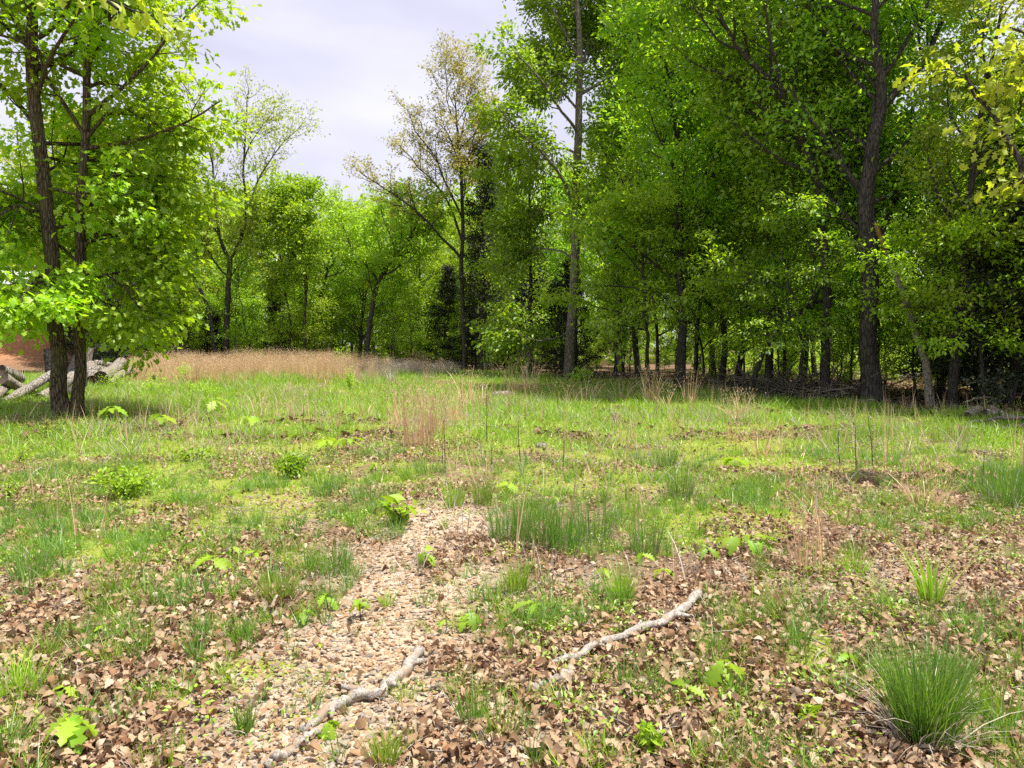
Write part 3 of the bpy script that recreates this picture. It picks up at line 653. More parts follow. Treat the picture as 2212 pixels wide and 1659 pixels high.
for x, y, dy in cands:
    if dy < 1.0 or dy > 30: continue
    if x < -20 and 38 < y < 60 and x > -50 and toP(x, y)[0] < 140: continue    # keep the view to the shed open
    px, _ = toP(x, y)
    if px < -330 or px > 2600: continue
    if any(a < px < b and y < c for a, b, c in ((395, 650, 45), (640, 860, 42.5), (860, 1075, 44), (1060, 1310, 43), (1290, 1380, 33), (1430, 1510, 28), (1700, 1990, 25))): continue
    if not far_ok(x, y, (3.5 if px > 1080 else 2.5)+ .05*max(0, y-20)): continue
    sky_y = np.interp(px, SKX, SKY_)+rt.uniform(0, 45)
    Hmax = CAM_H+(745-sky_y)/F*y*.93
    if px > 1080 :
        H = min(Hmax, rt.uniform(14, 21) if dy < 5 else rt.uniform(9.5, 15)); p = (TALLS, 20, 'tall')
        if H < 12: p = (OAKS, 13.5, 'oak')
    else:
        H = min(Hmax, rt.uniform(9, 15) if px > 350 else rt.uniform(12, 17)); p = (OAKS, 14, 'oak') if rt.random() < .82 else (SPARS, 16, 'spars')
    if dy > 12 and rt.random() < .25: continue
    placed.append((x, y)); nT += 1
    put(p[2], p[0], x, y, H/p[1])
pl2 = []
for x, y, dy in [(c[0]+.7, c[1]+.5, c[1]+.5-float(edge_y(c[0]+.7))) for c in reversed(cands)]:
    if dy < .3 or dy > 24 or (dy > 9 and rt.random() < .45): continue
    if toP(x, y)[0] < 140 or toP(x, y)[0] > 2400: continue
    if any((x-a)**2+(y-b)**2 < 2.0**2 for a, b in pl2): continue
    pl2.append((x, y))
    r_ = rt.random()
    if r_ < .22 and toP(x, y)[0] < 1300: put('ced', CEDS, x, y, rt.uniform(.6, .95))
    elif r_ < .85: put('sap', SAPS, x, y, rt.uniform(.65, 1.15))
for k in range(80):
    q = P(rt.uniform(1230, 2330), 745, 20); dirx = q[0]/20; yy = 8
    while yy < 40 and yy < float(edge_y(dirx*yy))+.2: yy += .2
    yy += rt.uniform(.3, 4.5); xx = dirx*yy
    if any((xx-a)**2+(yy-b)**2 < 1.3**2 for a, b in pl2): continue
    if any(abs(toP(xx, yy)[0]-c) < 60 and yy < d for c, d in ((1228, 31.5), (1790, 22), (1886, 21), (1980, 20), (1336, 33), (1470, 25))): continue
    pl2.append((xx, yy)); put('sap', SAPS, xx, yy, rt.uniform(.9, 2.0))
for k in range(80):
    q = P(rt.uniform(330, 1240), 745, 20); yy = float(edge_y(q[0]/20*39))+rt.uniform(.5, 7); xx = q[0]/20*yy
    if any((xx-a)**2+(yy-b)**2 < 1.5**2 for a, b in pl2): continue
    pl2.append((xx, yy)); put('sap', SAPS, xx, yy, rt.uniform(.5, 1.3))
for k in range(170):
    q = P(rt.uniform(330, 2330), 745, 20); dirx = q[0]/20; yy = 8
    while yy < 42 and yy < float(edge_y(dirx*yy))+.2: yy += .2
    yy += rt.uniform(.6, 14); xx = dirx*yy
    if any((xx-a)**2+(yy-b)**2 < 1.0 for a, b in pl2): continue
    pl2.append((xx, yy)); put('shrub', SAPS, xx, yy, rt.uniform(.22, .45))
# a few cedars that make the dark screen at the left
for px, Y, s in ((290, 37.5, .9), (318, 38, .8), (268, 36.5, .7), (340, 39, .9), (365, 38, .7), (2120, 20, 1.1), (2180, 17.5, 1.0), (2230, 19, 1.2), (2060, 24, 1.1)):
    q = P(px, 745, Y); put('ced', CEDS, q[0], q[1], s)

print('trees', nT, 'understory', len(pl2))
# ---- far wood: one leafy mass behind the last trees
rf = np.random.default_rng(80)
A = Acc(); n = 7500
x = rf.uniform(-88, 75, n); y = rf.uniform(56, 84, n)
keep = ~((x < -26) & (x > -60) & (y < 60)); x = x[keep]; y = y[keep]
px, _ = toP(x, y)
top = np.clip(CAM_H+(745-np.interp(px, SKX, SKY_)-20)/F*y*.9, 5, 17)
z = top*rf.random(len(x))
k = 16
cp = np.repeat(np.stack([x, y, z], -1), k, 0)+rf.normal(0, .9, (len(x)*k, 3))
foliage(A, cp, rf.normal(0, 1, (len(cp), 3)), .55*(.6+.8*rf.random(len(cp))), RH, rf, .2, .8)
x = rf.uniform(5, 44, 2300); y = rf.uniform(33, 58, 2300); kk = x > .26*y
cp = np.repeat(np.stack([x[kk], y[kk], 3.2*rf.random(kk.sum())**1.5], -1), 16, 0); cp = cp+rf.normal(0, .45, cp.shape); cp[:, 2] = np.abs(cp[:, 2])
foliage(A, cp, rf.normal(0, 1, (len(cp), 3)), .22*(.6+.8*rf.random(len(cp))), RH, rf, .1, 1.2)
o = link('far_woods', A.build('far_woods', M['leaf_mid'])); tag(o, 'distant mass of leafy wood closing the view behind the trees', kind='stuff')

# ------------------------------------------------------------------ scattering (uncountable ground cover)
def scatter(name, protos, pos, rot, scl, pick, label):
    c = bpy.data.collections.new(name+'_pieces')
    for i, me in enumerate(protos):
        o = bpy.data.objects.new('%s_piece_%02d' % (name, i), me); c.objects.link(o)
    me = bpy.data.meshes.new(name); me.vertices.add(len(pos)); me.vertices.foreach_set('co', np.asarray(pos, np.float32).ravel())
    a = me.attributes.new('rot', 'FLOAT_VECTOR', 'POINT'); a.data.foreach_set('vector', np.asarray(rot, np.float32).ravel())
    a = me.attributes.new('scl', 'FLOAT', 'POINT'); a.data.foreach_set('value', np.asarray(scl, np.float32))
    a = me.attributes.new('pick', 'INT', 'POINT'); a.data.foreach_set('value', np.asarray(pick, np.int32))
    me.update()
    o = link(name, me); tag(o, label, kind='stuff')
    ng = bpy.data.node_groups.new(name, 'GeometryNodeTree')
    ng.interface.new_socket('Geometry', in_out='INPUT', socket_type='NodeSocketGeometry'); ng.interface.new_socket('Geometry', in_out='OUTPUT', socket_type='NodeSocketGeometry')
    N = ng.nodes; L = ng.links
    gi = N.new('NodeGroupInput'); go = N.new('NodeGroupOutput'); ip = N.new('GeometryNodeInstanceOnPoints'); ci = N.new('GeometryNodeCollectionInfo')
    ci.inputs['Collection'].default_value = c; ci.inputs['Separate Children'].default_value = True; ci.inputs['Reset Children'].default_value = True
    ip.inputs['Pick Instance'].default_value = True
    def na(nm, ty):
        n = N.new('GeometryNodeInputNamedAttribute'); n.data_type = ty; n.inputs[0].default_value = nm
        return n.outputs[0]
    e = N.new('FunctionNodeEulerToRotation')
    L.new(na('rot', 'FLOAT_VECTOR'), e.inputs[0]); L.new(e.outputs[0], ip.inputs['Rotation'])
    L.new(na('scl', 'FLOAT'), ip.inputs['Scale']); L.new(na('pick', 'INT'), ip.inputs['Instance Index'])
    L.new(gi.outputs[0], ip.inputs['Points']); L.new(ci.outputs[0], ip.inputs['Instance']); L.new(ip.outputs[0], go.inputs[0])
    md = o.modifiers.new('scatter', 'NODES'); md.node_group = ng
    return o
def cand(n, y0, y1, rng, power=1.0):
    """points over the ground seen by the camera (plus a margin either side), uniform per m2 weighted by 1/y**power"""
    u = rng.random(n)
    e = 2-power
    y = (y0**e+u*(y1**e-y0**e))**(1/e) if abs(e) > 1e-3 else y0*(y1/y0)**u
    x = (rng.random(n)*2-1)*(.76*y+1.0)
    return x, y
# --- dead oak leaves
def litter_leaf(seed, n=6):
    rg = np.random.default_rng(seed)
    hw = np.array(OAK)*.62*(rg.uniform(.7, 1.2))+np.array([0, .03, .07, .08, .09, .09, .09, .08, .07, .05, .03, 0]); 
    if seed % 5 in (2, 4): hw = np.array([.01, .1, .2, .27, .3, .3, .28, .25, .18, .12, .08, 0])*rg.uniform(.8, 1.2)
    V, Q = leaf_template(hw, rg.uniform(-.3, .5), rg.uniform(-.2, 1.5), OAK_T)
    V = V.copy(); V[:, 2] += .10*np.sin(V[:, 0]*rg.uniform(3, 8)+rg.random()*6) + .25*V[:, 1]**2*rg.uniform(-2, 5)+V[:, 0]*V[:, 1]*rg.uniform(-.8, .8)
    V[:, 0] -= .5; V[:, 1] += .10*np.sin(V[:, 0]*3+rg.random()*6); V[:, 2] -= V[:, 2].min()
    return V, Q
LLM = [mesh('fallen_leaf', *(lambda vq: (vq[0], [vq[1]]))(litter_leaf(i)), M['litter']) for i in range(10)]
rl = np.random.default_rng(90)
x, y = cand(270000, 2.0, 15, rl, 1.0)
m = maps(x, y); keep = rl.random(len(x)) < m['litter']**1.5*.78+.05
x, y = x[keep], y[keep]
sz = (.016+.048*rl.random(len(x))**2.0)*np.interp(y, [2, 6, 15], [1, 1, 1.15])
z = hgt(x, y)+rl.random(len(x))*.03+.004
tilt = rl.normal(0, .55, (len(x), 2))
rot = np.stack([tilt[:, 0], tilt[:, 1], rl.random(len(x))*6.28], -1)
pick = rl.integers(0, 10, len(x)); pos = np.stack([x, y, z], -1)
score = sz/np.hypot(x, y); score[np.abs(x) > .68*y] = 0; score[y < 2.55] = 0
top_i = np.argsort(-score)[:290]; rest = np.ones(len(x), bool); rest[top_i] = False
for i in top_i: link('fallen_leaf', LLM[pick[i]], ground, pos[i], rot[i], float(sz[i]))
scatter('leaf_litter', LLM, pos[rest], rot[rest], sz[rest], pick[rest], 'brown dead oak leaves strewn over the gravel and grass')
# far litter: coarser, in the wood too
LLF = [mesh('dead_leaf', V*np.array((1, 1, 1.6)), [T], M['litter_far']) for V, T in (LOB, RH)]
x, y = cand(90000, 12, 40, rl, .6); m = maps(x, y); keep = rl.random(len(x)) < m['litter']**1.5*.9
x, y = x[keep], y[keep]; n = len(x)
scatter('woodland_litter', LLF, np.stack([x, y, hgt(x, y)+.02+.03*rl.random(n)], -1), np.stack([rl.normal(0, .5, n), rl.normal(0, .5, n), rl.random(n)*6.28], -1), .13*(.6+.8*rl.random(n)), rl.integers(0, 2, n), 'brown leaf litter under the trees and in the far grass')
print('leaves', len(z))
# --- gravel
def stone(seed):
    import bmesh
    rg = random.Random(seed); bm = bmesh.new(); bmesh.ops.create_icosphere(bm, subdivisions=1, radius=.5)
    sx, sy, sz_ = rg.uniform(.8, 1.3), rg.uniform(.6, 1), rg.uniform(.3, .6)
    for v in bm.verts:
        k = rg.uniform(.72, 1.2); v.co = Vector((v.co.x*sx*k, v.co.y*sy*k, v.co.z*sz_*k))
    me = bpy.data.meshes.new('stone'); bm.to_mesh(me); bm.free(); me.materials.append(M['stone']); return me
STM = [stone(i) for i in range(10)]
x, y = cand(150000, 2.0, 11, rl, 1.3); m = maps(x, y); keep = rl.random(len(x)) < np.clip(m['gravel']*1.0+.28*(1-m['moss']), 0, 1)
x, y = x[keep], y[keep]; n = len(x)
sz = .011+.036*rl.random(n)**3.2
pos = np.stack([x, y, hgt(x, y)+(fbm(x*6, y*6, 3)-.5)*.025+sz*.12], -1); rot = np.stack([rl.normal(0, .3, n), rl.normal(0, .3, n), rl.random(n)*6.28], -1); pick = rl.integers(0, 10, n)
score = sz/np.hypot(x, y); score[np.abs(x) > .68*y] = 0; score[y < 2.55] = 0
top_i = np.argsort(-score)[:290]; rest = np.ones(n, bool); rest[top_i] = False
for i in top_i: link('stone', STM[pick[i]], ground, pos[i], rot[i], float(sz[i]))
scatter('gravel', STM, pos[rest], rot[rest], sz[rest], pick[rest], 'tan and orange gravel of the bare track')
print('stones', n)
# --- twigs
def twig(seed):
    rg = np.random.default_rng(seed); A = Acc(); p = wander_path((0, 0, 0), (1, 0, 0), 1, 5, .22, 0, rg); p[:, 2] *= .25
    A.add(*tube(p-np.array((.5, 0, 0)), np.linspace(.03, .012, 6), 5, False)[:2]); return A.build('twig', M['stick'], True)
TWM = [twig(i) for i in range(5)]
x, y = cand(1500, 2.0, 12, rl, 1.2); n = len(x); sz = .05+.2*rl.random(n)**2.5
scatter('twigs', TWM, np.stack([x, y, hgt(x, y)+.022], -1), np.stack([0*x, rl.normal(0, .08, n), rl.random(n)*6.28], -1), sz, rl.integers(0, 5, n), 'small broken twigs scattered over the ground')

# --- grass
def blades(A, n, h, wd, spread, lean, rng, curve=.5, segs=3, base=(0, 0, 0), tint=None, tiphead=0):
    """n curved blades from one foot"""
    az = rng.random(n)*6.28; r = spread*np.sqrt(rng.random(n)); bx = r*np.cos(az); by = r*np.sin(az)
    la = az+rng.normal(0, .7, n); le = np.abs(rng.normal(lean, lean*.5, n)); H = h*(.45+.75*rng.random(n))
    t = np.linspace(0, 1, segs+1)[None]
    out = H[:, None]*(np.sin(le)[:, None]*t + curve*le[:, None]*t**2.4*.9); up = H[:, None]*(np.cos(le)[:, None]*t - curve*le[:, None]**1*.35*t**3)
    X = bx[:, None]+np.cos(la)[:, None]*out; Y = by[:, None]+np.sin(la)[:, None]*out
    fa = rng.random(n)*PI; ww = wd*(.6+.8*rng.random(n))[:, None]*(1-t**2.0*.92)
    ox = np.cos(fa)[:, None]*ww/2; oy = np.sin(fa)[:, None]*ww/2
    Lf = np.stack([X-ox, Y-oy, up], -1); Rt = np.stack([X+ox, Y+oy, up], -1)
    V = np.stack([Lf, Rt], 2).reshape(-1, 3)+np.asarray(base)
    k = (segs+1)*2; i = (np.arange(n)*k)[:, None]; j = (np.arange(segs)*2)[None]
    Q = np.stack([i+j, i+j+1, i+j+3, i+j+2], -1).reshape(-1, 4)
    tt = rng.random(n) if tint is None else np.full(n, tint)
    A.add(V, Q, tint=np.repeat(tt, k))
def tuft_mesh(seed, n, h, wd, spread, lean, matn, segs=3, curve=.5):
    A = Acc(); blades(A, n, h, wd, spread, lean, np.random.default_rng(seed), curve, segs); return A.build('tuft', M[matn])
GT = [tuft_mesh(100+i, (16, 12, 20, 14)[i], (.10, .14, .085, .12)[i], .006, (.07, .05, .09, .10)[i], (.7, .6, .8, .95)[i], 'grass', 2) for i in range(4)]
GN_ = [tuft_mesh(110+i, (34, 26, 40)[i], (.13, .19, .10)[i], .0042, (.045, .03, .06)[i], (.35, .28, .55)[i], ('grass', 'grass_deep', 'grass')[i], 3) for i in range(3)]
rg_ = np.random.default_rng(95)
x, y = cand(95000, 6.5, 36, rg_, .75); m = maps(x, y); keep = rg_.random(len(x)) < m['grass']*.95
x, y = x[keep], y[keep]; n = len(x)
s_ = (.55+.8*rg_.random(n))*np.interp(y, [6, 12, 30], [.8, 1.15, 1.7])*(.7+.8*fbm(x*.5+50, y*.5, 3))
scatter('grass', GT, np.stack([x, y, hgt(x, y)-.005], -1), np.stack([0*x, 0*x, rg_.random(n)*6.28], -1), s_, rg_.integers(0, 4, n), 'short fresh green grass over the clearing')
print('grass', n)
x, y = cand(42000, 2.0, 10.5, rg_, .9); m = maps(x, y); cl = fbm(x*2.2+9, y*2.2+4, 3)
keep = rg_.random(len(x)) < np.clip(m['grass']*1.1+.16, 0, 1)*(1-.8*m['gravel'])*sst(.40, .56, cl)*1.2
x, y = x[keep], y[keep]; n = len(x)
scatter('near_grass', GN_, np.stack([x, y, hgt(x, y)-.005], -1), np.stack([0*x, 0*x, rg_.random(n)*6.28], -1), .35+.75*rg_.random(n)**1.5, rg_.integers(0, 3, n), 'thin wispy grass among the dead leaves')
DS = [tuft_mesh(170+i, 4, .30, .009, .03, .35, 'straw_grey', 3, .8) for i in range(3)]+[tuft_mesh(175, 3, .5, .010, .02, .2, 'straw', 4, .6)]
x, y = cand(17000, 4.5, 35, rg_, .9); m = maps(x, y); keep = rg_.random(len(x)) < sst(.42, .6, fbm(x*.6+60, y*.6+81, 3))*(1-m['wood'])*np.interp(y, [4, 9, 14], [.05, .3, .9])
x, y = x[keep], y[keep]; n = len(x)
scatter('dry_stems', DS, np.stack([x, y, hgt(x, y)-.005], -1), np.stack([0*x, rg_.normal(0, .15, n), rg_.random(n)*6.28], -1), .5+.7*rg_.random(n), rg_.integers(0, 4, n), 'thin dry straw stems standing in the green field grass')
# tiny broadleaf weeds
def weed(seed):
    rg = np.random.default_rng(seed); A = Acc(); n = 14
    p = rg.normal(0, .035, (n, 3)); p[:, 2] = .012+np.abs(rg.normal(0, .02, n))
    foliage(A, p, p*np.array((1, 1, .2))*30, .017*(.6+.8*rg.random(n)), RH, rg, .0, 1.2); return A.build('weed', M['grass'])
WD = [weed(i) for i in range(4)]
x, y = cand(9000, 2.0, 14, rg_, 1.1); cl = fbm(x*1.9+3, y*1.9+44, 3); keep = rg_.random(len(x)) < sst(.45, .62, cl)*(1-.75*maps(x, y)['gravel'])
x, y = x[keep], y[keep]; n = len(x)
scatter('weeds', WD, np.stack([x, y, hgt(x, y)], -1), np.stack([0*x, 0*x, rg_.random(n)*6.28], -1), .6+1.1*rg_.random(n), rg_.integers(0, 4, n), 'tiny green weeds between the dead leaves')

# --- tan broomsedge band at the back of the clearing
def sedge_mesh(seed, n, h, spread, lean, matn, seeds=True, wd=.007):
    rg = np.random.default_rng(seed); A = Acc()
    blades(A, n, h, wd, spread, lean*.62, rg, 1.5, 6)
    blades(A, n//2, h*.45, wd*1.3, spread*1.2, lean*1.8, rg, .9, 4)
    if seeds:
        az = rg.random(n)*6.28
        k = n*5; p = rg.normal(0, 1, (k, 3))*np.array((spread*1.1+h*.10, spread*1.1+h*.10, .0)); p[:, 2] = h*(.55+.5*rg.random(k)); p[:, :2] *= (p[:, 2:]/h)
        foliage(A, p, np.tile((0, 0, 1.), (k, 1)), .05, (RH[0]*np.array((1, .35, 1)), RH[1]), rg, -.5, .2)
    return A.build('stems', M[matn])
SE = [sedge_mesh(120+i, (20, 16, 24)[i], (.85, .7, .95)[i], .10, (.12, .2, .1)[i], 'straw', wd=.011) for i in range(3)]
SG = [sedge_mesh(130+i, (26, 22)[i], (.6, .45)[i], .16, (.45, .6)[i], 'straw_grey', wd=.012) for i in range(2)]
n = 4300; x = rg_.uniform(-20, 2, n); y = rg_.uniform(25, 39.5, n); px, py = toP(x, y)
front = np.interp(px, [200, 300, 420, 600, 760, 900, 1000], [842, 842, 836, 826, 826, 824, 818])
keep = (px > 285) & (px < 990) & (py < front+ (fbm(x, y, 3)-.5)*34 + rg_.exponential(7, n)) & (rg_.random(n) < np.interp(px, [200, 290, 420, 700, 850, 990], [.3, .8, 1, 1, .55, .2]))
x, y, px = x[keep], y[keep], px[keep]; grey = rg_.random(len(x)) < sst(720, 860, px)*.85
for nm, pr, kk, lb in (('tan_grass', SE, ~grey, 'band of tall tan broomsedge along the back of the clearing'), ('grey_grass', SG, grey, 'flattened grey dead grass at the right end of the tan band')):
    n = kk.sum(); scatter(nm, pr, np.stack([x[kk], y[kk], hgt(x[kk], y[kk])], -1), np.stack([0*x[kk], rg_.normal(0, .10, n), rg_.random(n)*6.28], -1), (.45+.55*rg_.random(n))*(.55+.9*fbm(x[kk]*.7, y[kk]*.7+9, 3)), rg_.integers(0, len(pr), n), lb)

# ------------------------------------------------------------------ single clumps of broomsedge
def sedge(px, py, hpx, label, n=16, seed=0, lean=.12, spread=.05, matn='straw', wd=None):
    g = G(px, py); h = hpx/F*g[1]; wd = wd or max(.0065, .66*g[1]/731); n = int(n*2.2); spread = spread*1.5
    me = sedge_mesh(seed, n, h, spread, lean, matn, wd=wd)
    e = empty('broomsedge_clump', g, label, 'dry grass', 'single clumps of tan broomsedge'); o = link('stems', me, e); o['kind'] = 'stuff'
for i, a in enumerate([
    (905, 965, 140, 'tall dense tan broomsedge clump in the middle of the field', 34, .10, .16), (935, 940, 120, 'tan broomsedge clump just right of the tallest one in mid-field', 22, .12, .12),
    (868, 925, 90, 'thin tan broomsedge clump behind and left of the tallest one', 14, .15, .14), (980, 915, 80, 'tan broomsedge clump with grey dead leaves at its foot', 16, .2, .12),
    (1012, 880, 78, 'tan broomsedge tuft left of the dead pine, in the grass', 16, .22, .12), (1040, 885, 70, 'small pale broomsedge tuft in front of the cedar', 10, .25, .12),
    (1110, 850, 72, 'broomsedge tuft in front of the dead pine', 14, .2, .14), (1145, 850, 80, 'feathery broomsedge tuft right of the dead pine foot', 14, .22, .14),
    (1225, 868, 50, 'low broomsedge tuft at the foot of the hickory', 9, .35, .14), (1275, 862, 62, 'arched broomsedge tuft right of the hickory', 10, .4, .14), (1345, 868, 60, 'arched broomsedge tuft in front of the grey trunk', 9, .45, .14),
    (1405, 872, 82, 'upright broomsedge tuft standing against the dark wood', 20, .18, .12), (1440, 880, 50, 'low broomsedge tuft beside the upright one at the wood edge', 8, .45, .12),
    (1490, 875, 70, 'narrow broomsedge tuft in front of the dark straight oak', 10, .15, .1), (1590, 905, 62, 'broomsedge tuft in front of the arching tree', 14, .5, .12),
    (1580, 960, 95, 'sparse reddish broomsedge stems in the bright grass right of centre', 5, .08, .05), (1740, 1235, 250, 'tall thin broomsedge stems with a drooping top in the right foreground', 7, .07, .05),
    (1775, 1240, 200, 'leaning broomsedge stems right beside the tallest foreground stems', 4, .28, .04), (2010, 1090, 100, 'rust-coloured broomsedge clump in the right-hand grass', 26, .4, .14),
    (1640, 985, 70, 'low dead grass tuft right of the thin reddish stems', 16, .6, .12), (720, 930, 80, 'three thin reddish stems left of the middle field clumps', 5, .12, .1), (565, 905, 60, 'thin broomsedge tuft in the left half of the field', 7, .2, .12),
    (640, 900, 50, 'short arched broomsedge stems in the left half of the field', 6, .5, .12), (790, 905, 62, 'wispy broomsedge tuft in the left half, near the middle clumps', 8, .3, .14)]):
    sedge(a[0], a[1], a[2], a[3], a[4], 200+i, a[5], a[6])
# ------------------------------------------------------------------ green tufts that stand out
def tuft(px, py, hpx, label, n, spread, lean, seed, matn='grass_deep', curve=.5, wd=.0055):
    g = G(px, py); h = hpx/F*g[1]; A = Acc(); blades(A, int(n*1.25), h, wd, spread, lean*.8, np.random.default_rng(seed), curve, 4)
    e = empty('grass_tuft', g, label, 'grass tuft', 'green grass tufts in the clearing'); o = link('blades', A.build('blades', M[matn]), e); o['kind'] = 'stuff'
    A = Acc(); blades(A, max(3, n//4), h*.7, wd, spread*1.2, lean*1.7, np.random.default_rng(seed+50), .9, 4); o = link('dead_blades', A.build('dead_blades', M['straw_grey']), e); o['kind'] = 'stuff'
TL = [(1995, 1600, 235, 'big splayed grass tuft in the bottom right corner', 520, .09, .27, 'grass_deep'), (1100, 1165, 95, 'left part of the long rushy grass row right of the gravel', 160, .16, .13, 'grass_deep'),
      (1160, 1175, 110, 'middle of the long rushy grass row right of the gravel', 190, .18, .13, 'grass_deep'), (1225, 1180, 110, 'right part of the long rushy grass row', 180, .16, .14, 'grass_deep'),
      (1285, 1165, 120, 'tall wispy end of the rushy grass row', 90, .14, .15, 'grass_deep'), (980, 1090, 62, 'upright tuft at the head of the gravel track', 120, .09, .2, 'grass'),
      (1042, 1085, 70, 'second upright tuft at the head of the gravel track', 120, .09, .22, 'grass'), (600, 1295, 75, 'grass tuft left of the gravel, above the grey stick', 150, .09, .35, 'grass'),
      (715, 1230, 80, 'wide grass patch left edge of the gravel', 180, .14, .3, 'grass_deep'), (660, 1235, 70, 'grass patch between two tufts left of the gravel', 110, .12, .3, 'grass'),
      (1118, 1275, 80, 'tuft just below the rushy row', 110, .06, .3, 'grass'), (1340, 1295, 105, 'tall tuft right of centre in the dead leaves', 130, .07, .25, 'grass'), (1395, 1190, 110, 'tall open tuft right of the rushy row', 110, .12, .22, 'grass_deep'),
      (1470, 1075, 80, 'dark green tuft in the right middle field', 150, .12, .2, 'grass_deep'), (1440, 1010, 70, 'tuft behind the dark green one in the right middle field', 120, .12, .22, 'grass_deep'), (830, 1645, 80, 'tuft at the bottom edge left of centre', 80, .05, .35, 'grass'),
      (345, 1650, 70, 'thin tuft at the bottom edge by the big seedling', 60, .09, .25, 'grass'), (960, 1135, 32, 'tiny tuft alone in the upper gravel', 40, .03, .35, 'grass'), (835, 1300, 40, 'small tuft in the gravel beside the drooping seedling', 50, .04, .4, 'grass'),
      (40, 1500, 95, 'tuft at the left edge near the bottom', 130, .09, .35, 'grass'), (95, 1420, 60, 'small tuft left, above the bottom left tuft', 90, .08, .35, 'grass'), (70, 1250, 90, 'tall tuft at the left edge in the leaves', 120, .12, .25, 'grass_deep'),
      (250, 1280, 60, 'tuft in the brown leaves left', 90, .1, .3, 'grass'), (110, 1110, 60, 'wispy tuft left of the low bramble bush', 90, .14, .25, 'grass'), (530, 1580, 75, 'small upright tuft left of the big grey stick', 60, .03, .25, 'grass_deep'),
      (2010, 1305, 130, 'broad-bladed grass plant in the right foreground', 36, .05, .3, 'grass'), (2170, 1090, 120, 'dark tall grass at the right edge', 260, .22, .2, 'grass_deep'), (2050, 960, 60, 'tall grass along the right wood edge', 200, .3, .2, 'grass'),
      (1900, 950, 70, 'tall bright grass in front of the massive oak', 260, .3, .2, 'grass'), (1820, 960, 60, 'tall grass left of the bright patch at the right wood edge', 200, .3, .2, 'grass'), (1290, 1470, 50, 'fresh tuft leaning on the long stick', 36, .03, .5, 'grass'),
      (1020, 1560, 120, 'thin tall tuft by the flat orange stone', 50, .05, .3, 'grass_deep'), (1085, 1590, 110, 'wispy tuft right of the flat orange stone', 40, .06, .4, 'grass'), (1230, 1530, 60, 'sprawling tuft below the bleached chip of wood', 60, .05, .7, 'grass'),
      (2160, 1560, 110, 'grass tuft at the right edge beside the big splayed tuft', 90, .08, .35, 'grass'), (1700, 1340, 50, 'low grass patch right of centre in the leaves', 90, .12, .5, 'grass'), (560, 1130, 60, 'wispy grass in the mossy patch', 70, .14, .2, 'grass'),
      (440, 1120, 60, 'wispy grass left in the mossy patch', 70, .14, .2, 'grass'), (820, 1150, 40, 'low green patch left of the gravel head', 120, .2, .3, 'grass_deep'), (700, 1060, 60, 'tuft right of the round bush', 120, .14, .25, 'grass_deep'), (800, 1080, 50, 'grassy patch between the round bush and the leafy sprout', 160, .25, .25, 'grass_deep'),
      (930, 1020, 40, 'grassy patch behind the upright tufts', 120, .2, .25, 'grass_deep'), (1630, 1090, 60, 'wispy tuft in the right middle field', 90, .15, .2, 'grass_deep'), (1350, 1110, 70, 'wispy grass behind the tall open tuft', 90, .15, .2, 'grass'), (1850, 1240, 60, 'tuft in the leaves right of the tall stems', 80, .08, .4, 'grass')]
for i, a in enumerate(TL): tuft(a[0], a[1], a[2], a[3], a[4], a[5], a[6], 300+i, a[7], wd=.013 if 'broad' in a[3] else .0045)

# ------------------------------------------------------------------ oak seedlings with lobed leaves
def lobed(seed):
    rg = np.random.default_rng(seed); hw = np.array(OAK)*rg.uniform(.8, 1.08); V, Q = leaf_template(hw, rg.uniform(.25, .6), rg.uniform(.05, .4), OAK_T)
    V = V.copy(); V[:, 2] += .05*np.sin(V[:, 0]*9+rg.random()*6)*np.abs(V[:, 1])*3
    return mesh('leaf', V, [Q], M['seedling'], tint=np.full(len(V), rg.random()))
SL = [lobed(i) for i in range(6)]
rs = np.random.default_rng(140)
def seedling(px, py, wpx, label, nl=5, hf=.45, cat='seedling'):
    """px,py = foot; wpx = overall leaf spread in the reading grid"""
    g = G(px, py); d = math.hypot(g[0], g[1]); W = wpx/F*g[1]; h = W*hf+.02
    e = empty('oak_seedling', g, label, cat, 'oak seedlings scattered through the clearing')
    A = Acc(); top = np.array((rs.normal(0, .1)*h, rs.normal(0, .1)*h, h)); A.add(*tube([(0, 0, -.02), top*.5+np.array((.004, 0, 0)), top], (.0032, .0026, .002), 5, False)[:2]); link('stem', A.build('stem', M['stalk'], True), e)
    a0 = rs.random()*6.28
    for k in range(nl):
        a = a0+k*2*PI/nl+rs.normal(0, .25); Lf = W*.52*(.75+.4*rs.random())
        off = np.array((math.cos(a), math.sin(a)*.5, 0))*W*.32*rs.random() if nl > 6 else np.zeros(3)
        o = link('leaf', SL[rs.integers(0, 6)], e, top*(.86+.14*(k % 2))+off, (rs.normal(0, .25), rs.normal(.2, .25), a), Lf*(.62 if nl > 6 else 1.15))
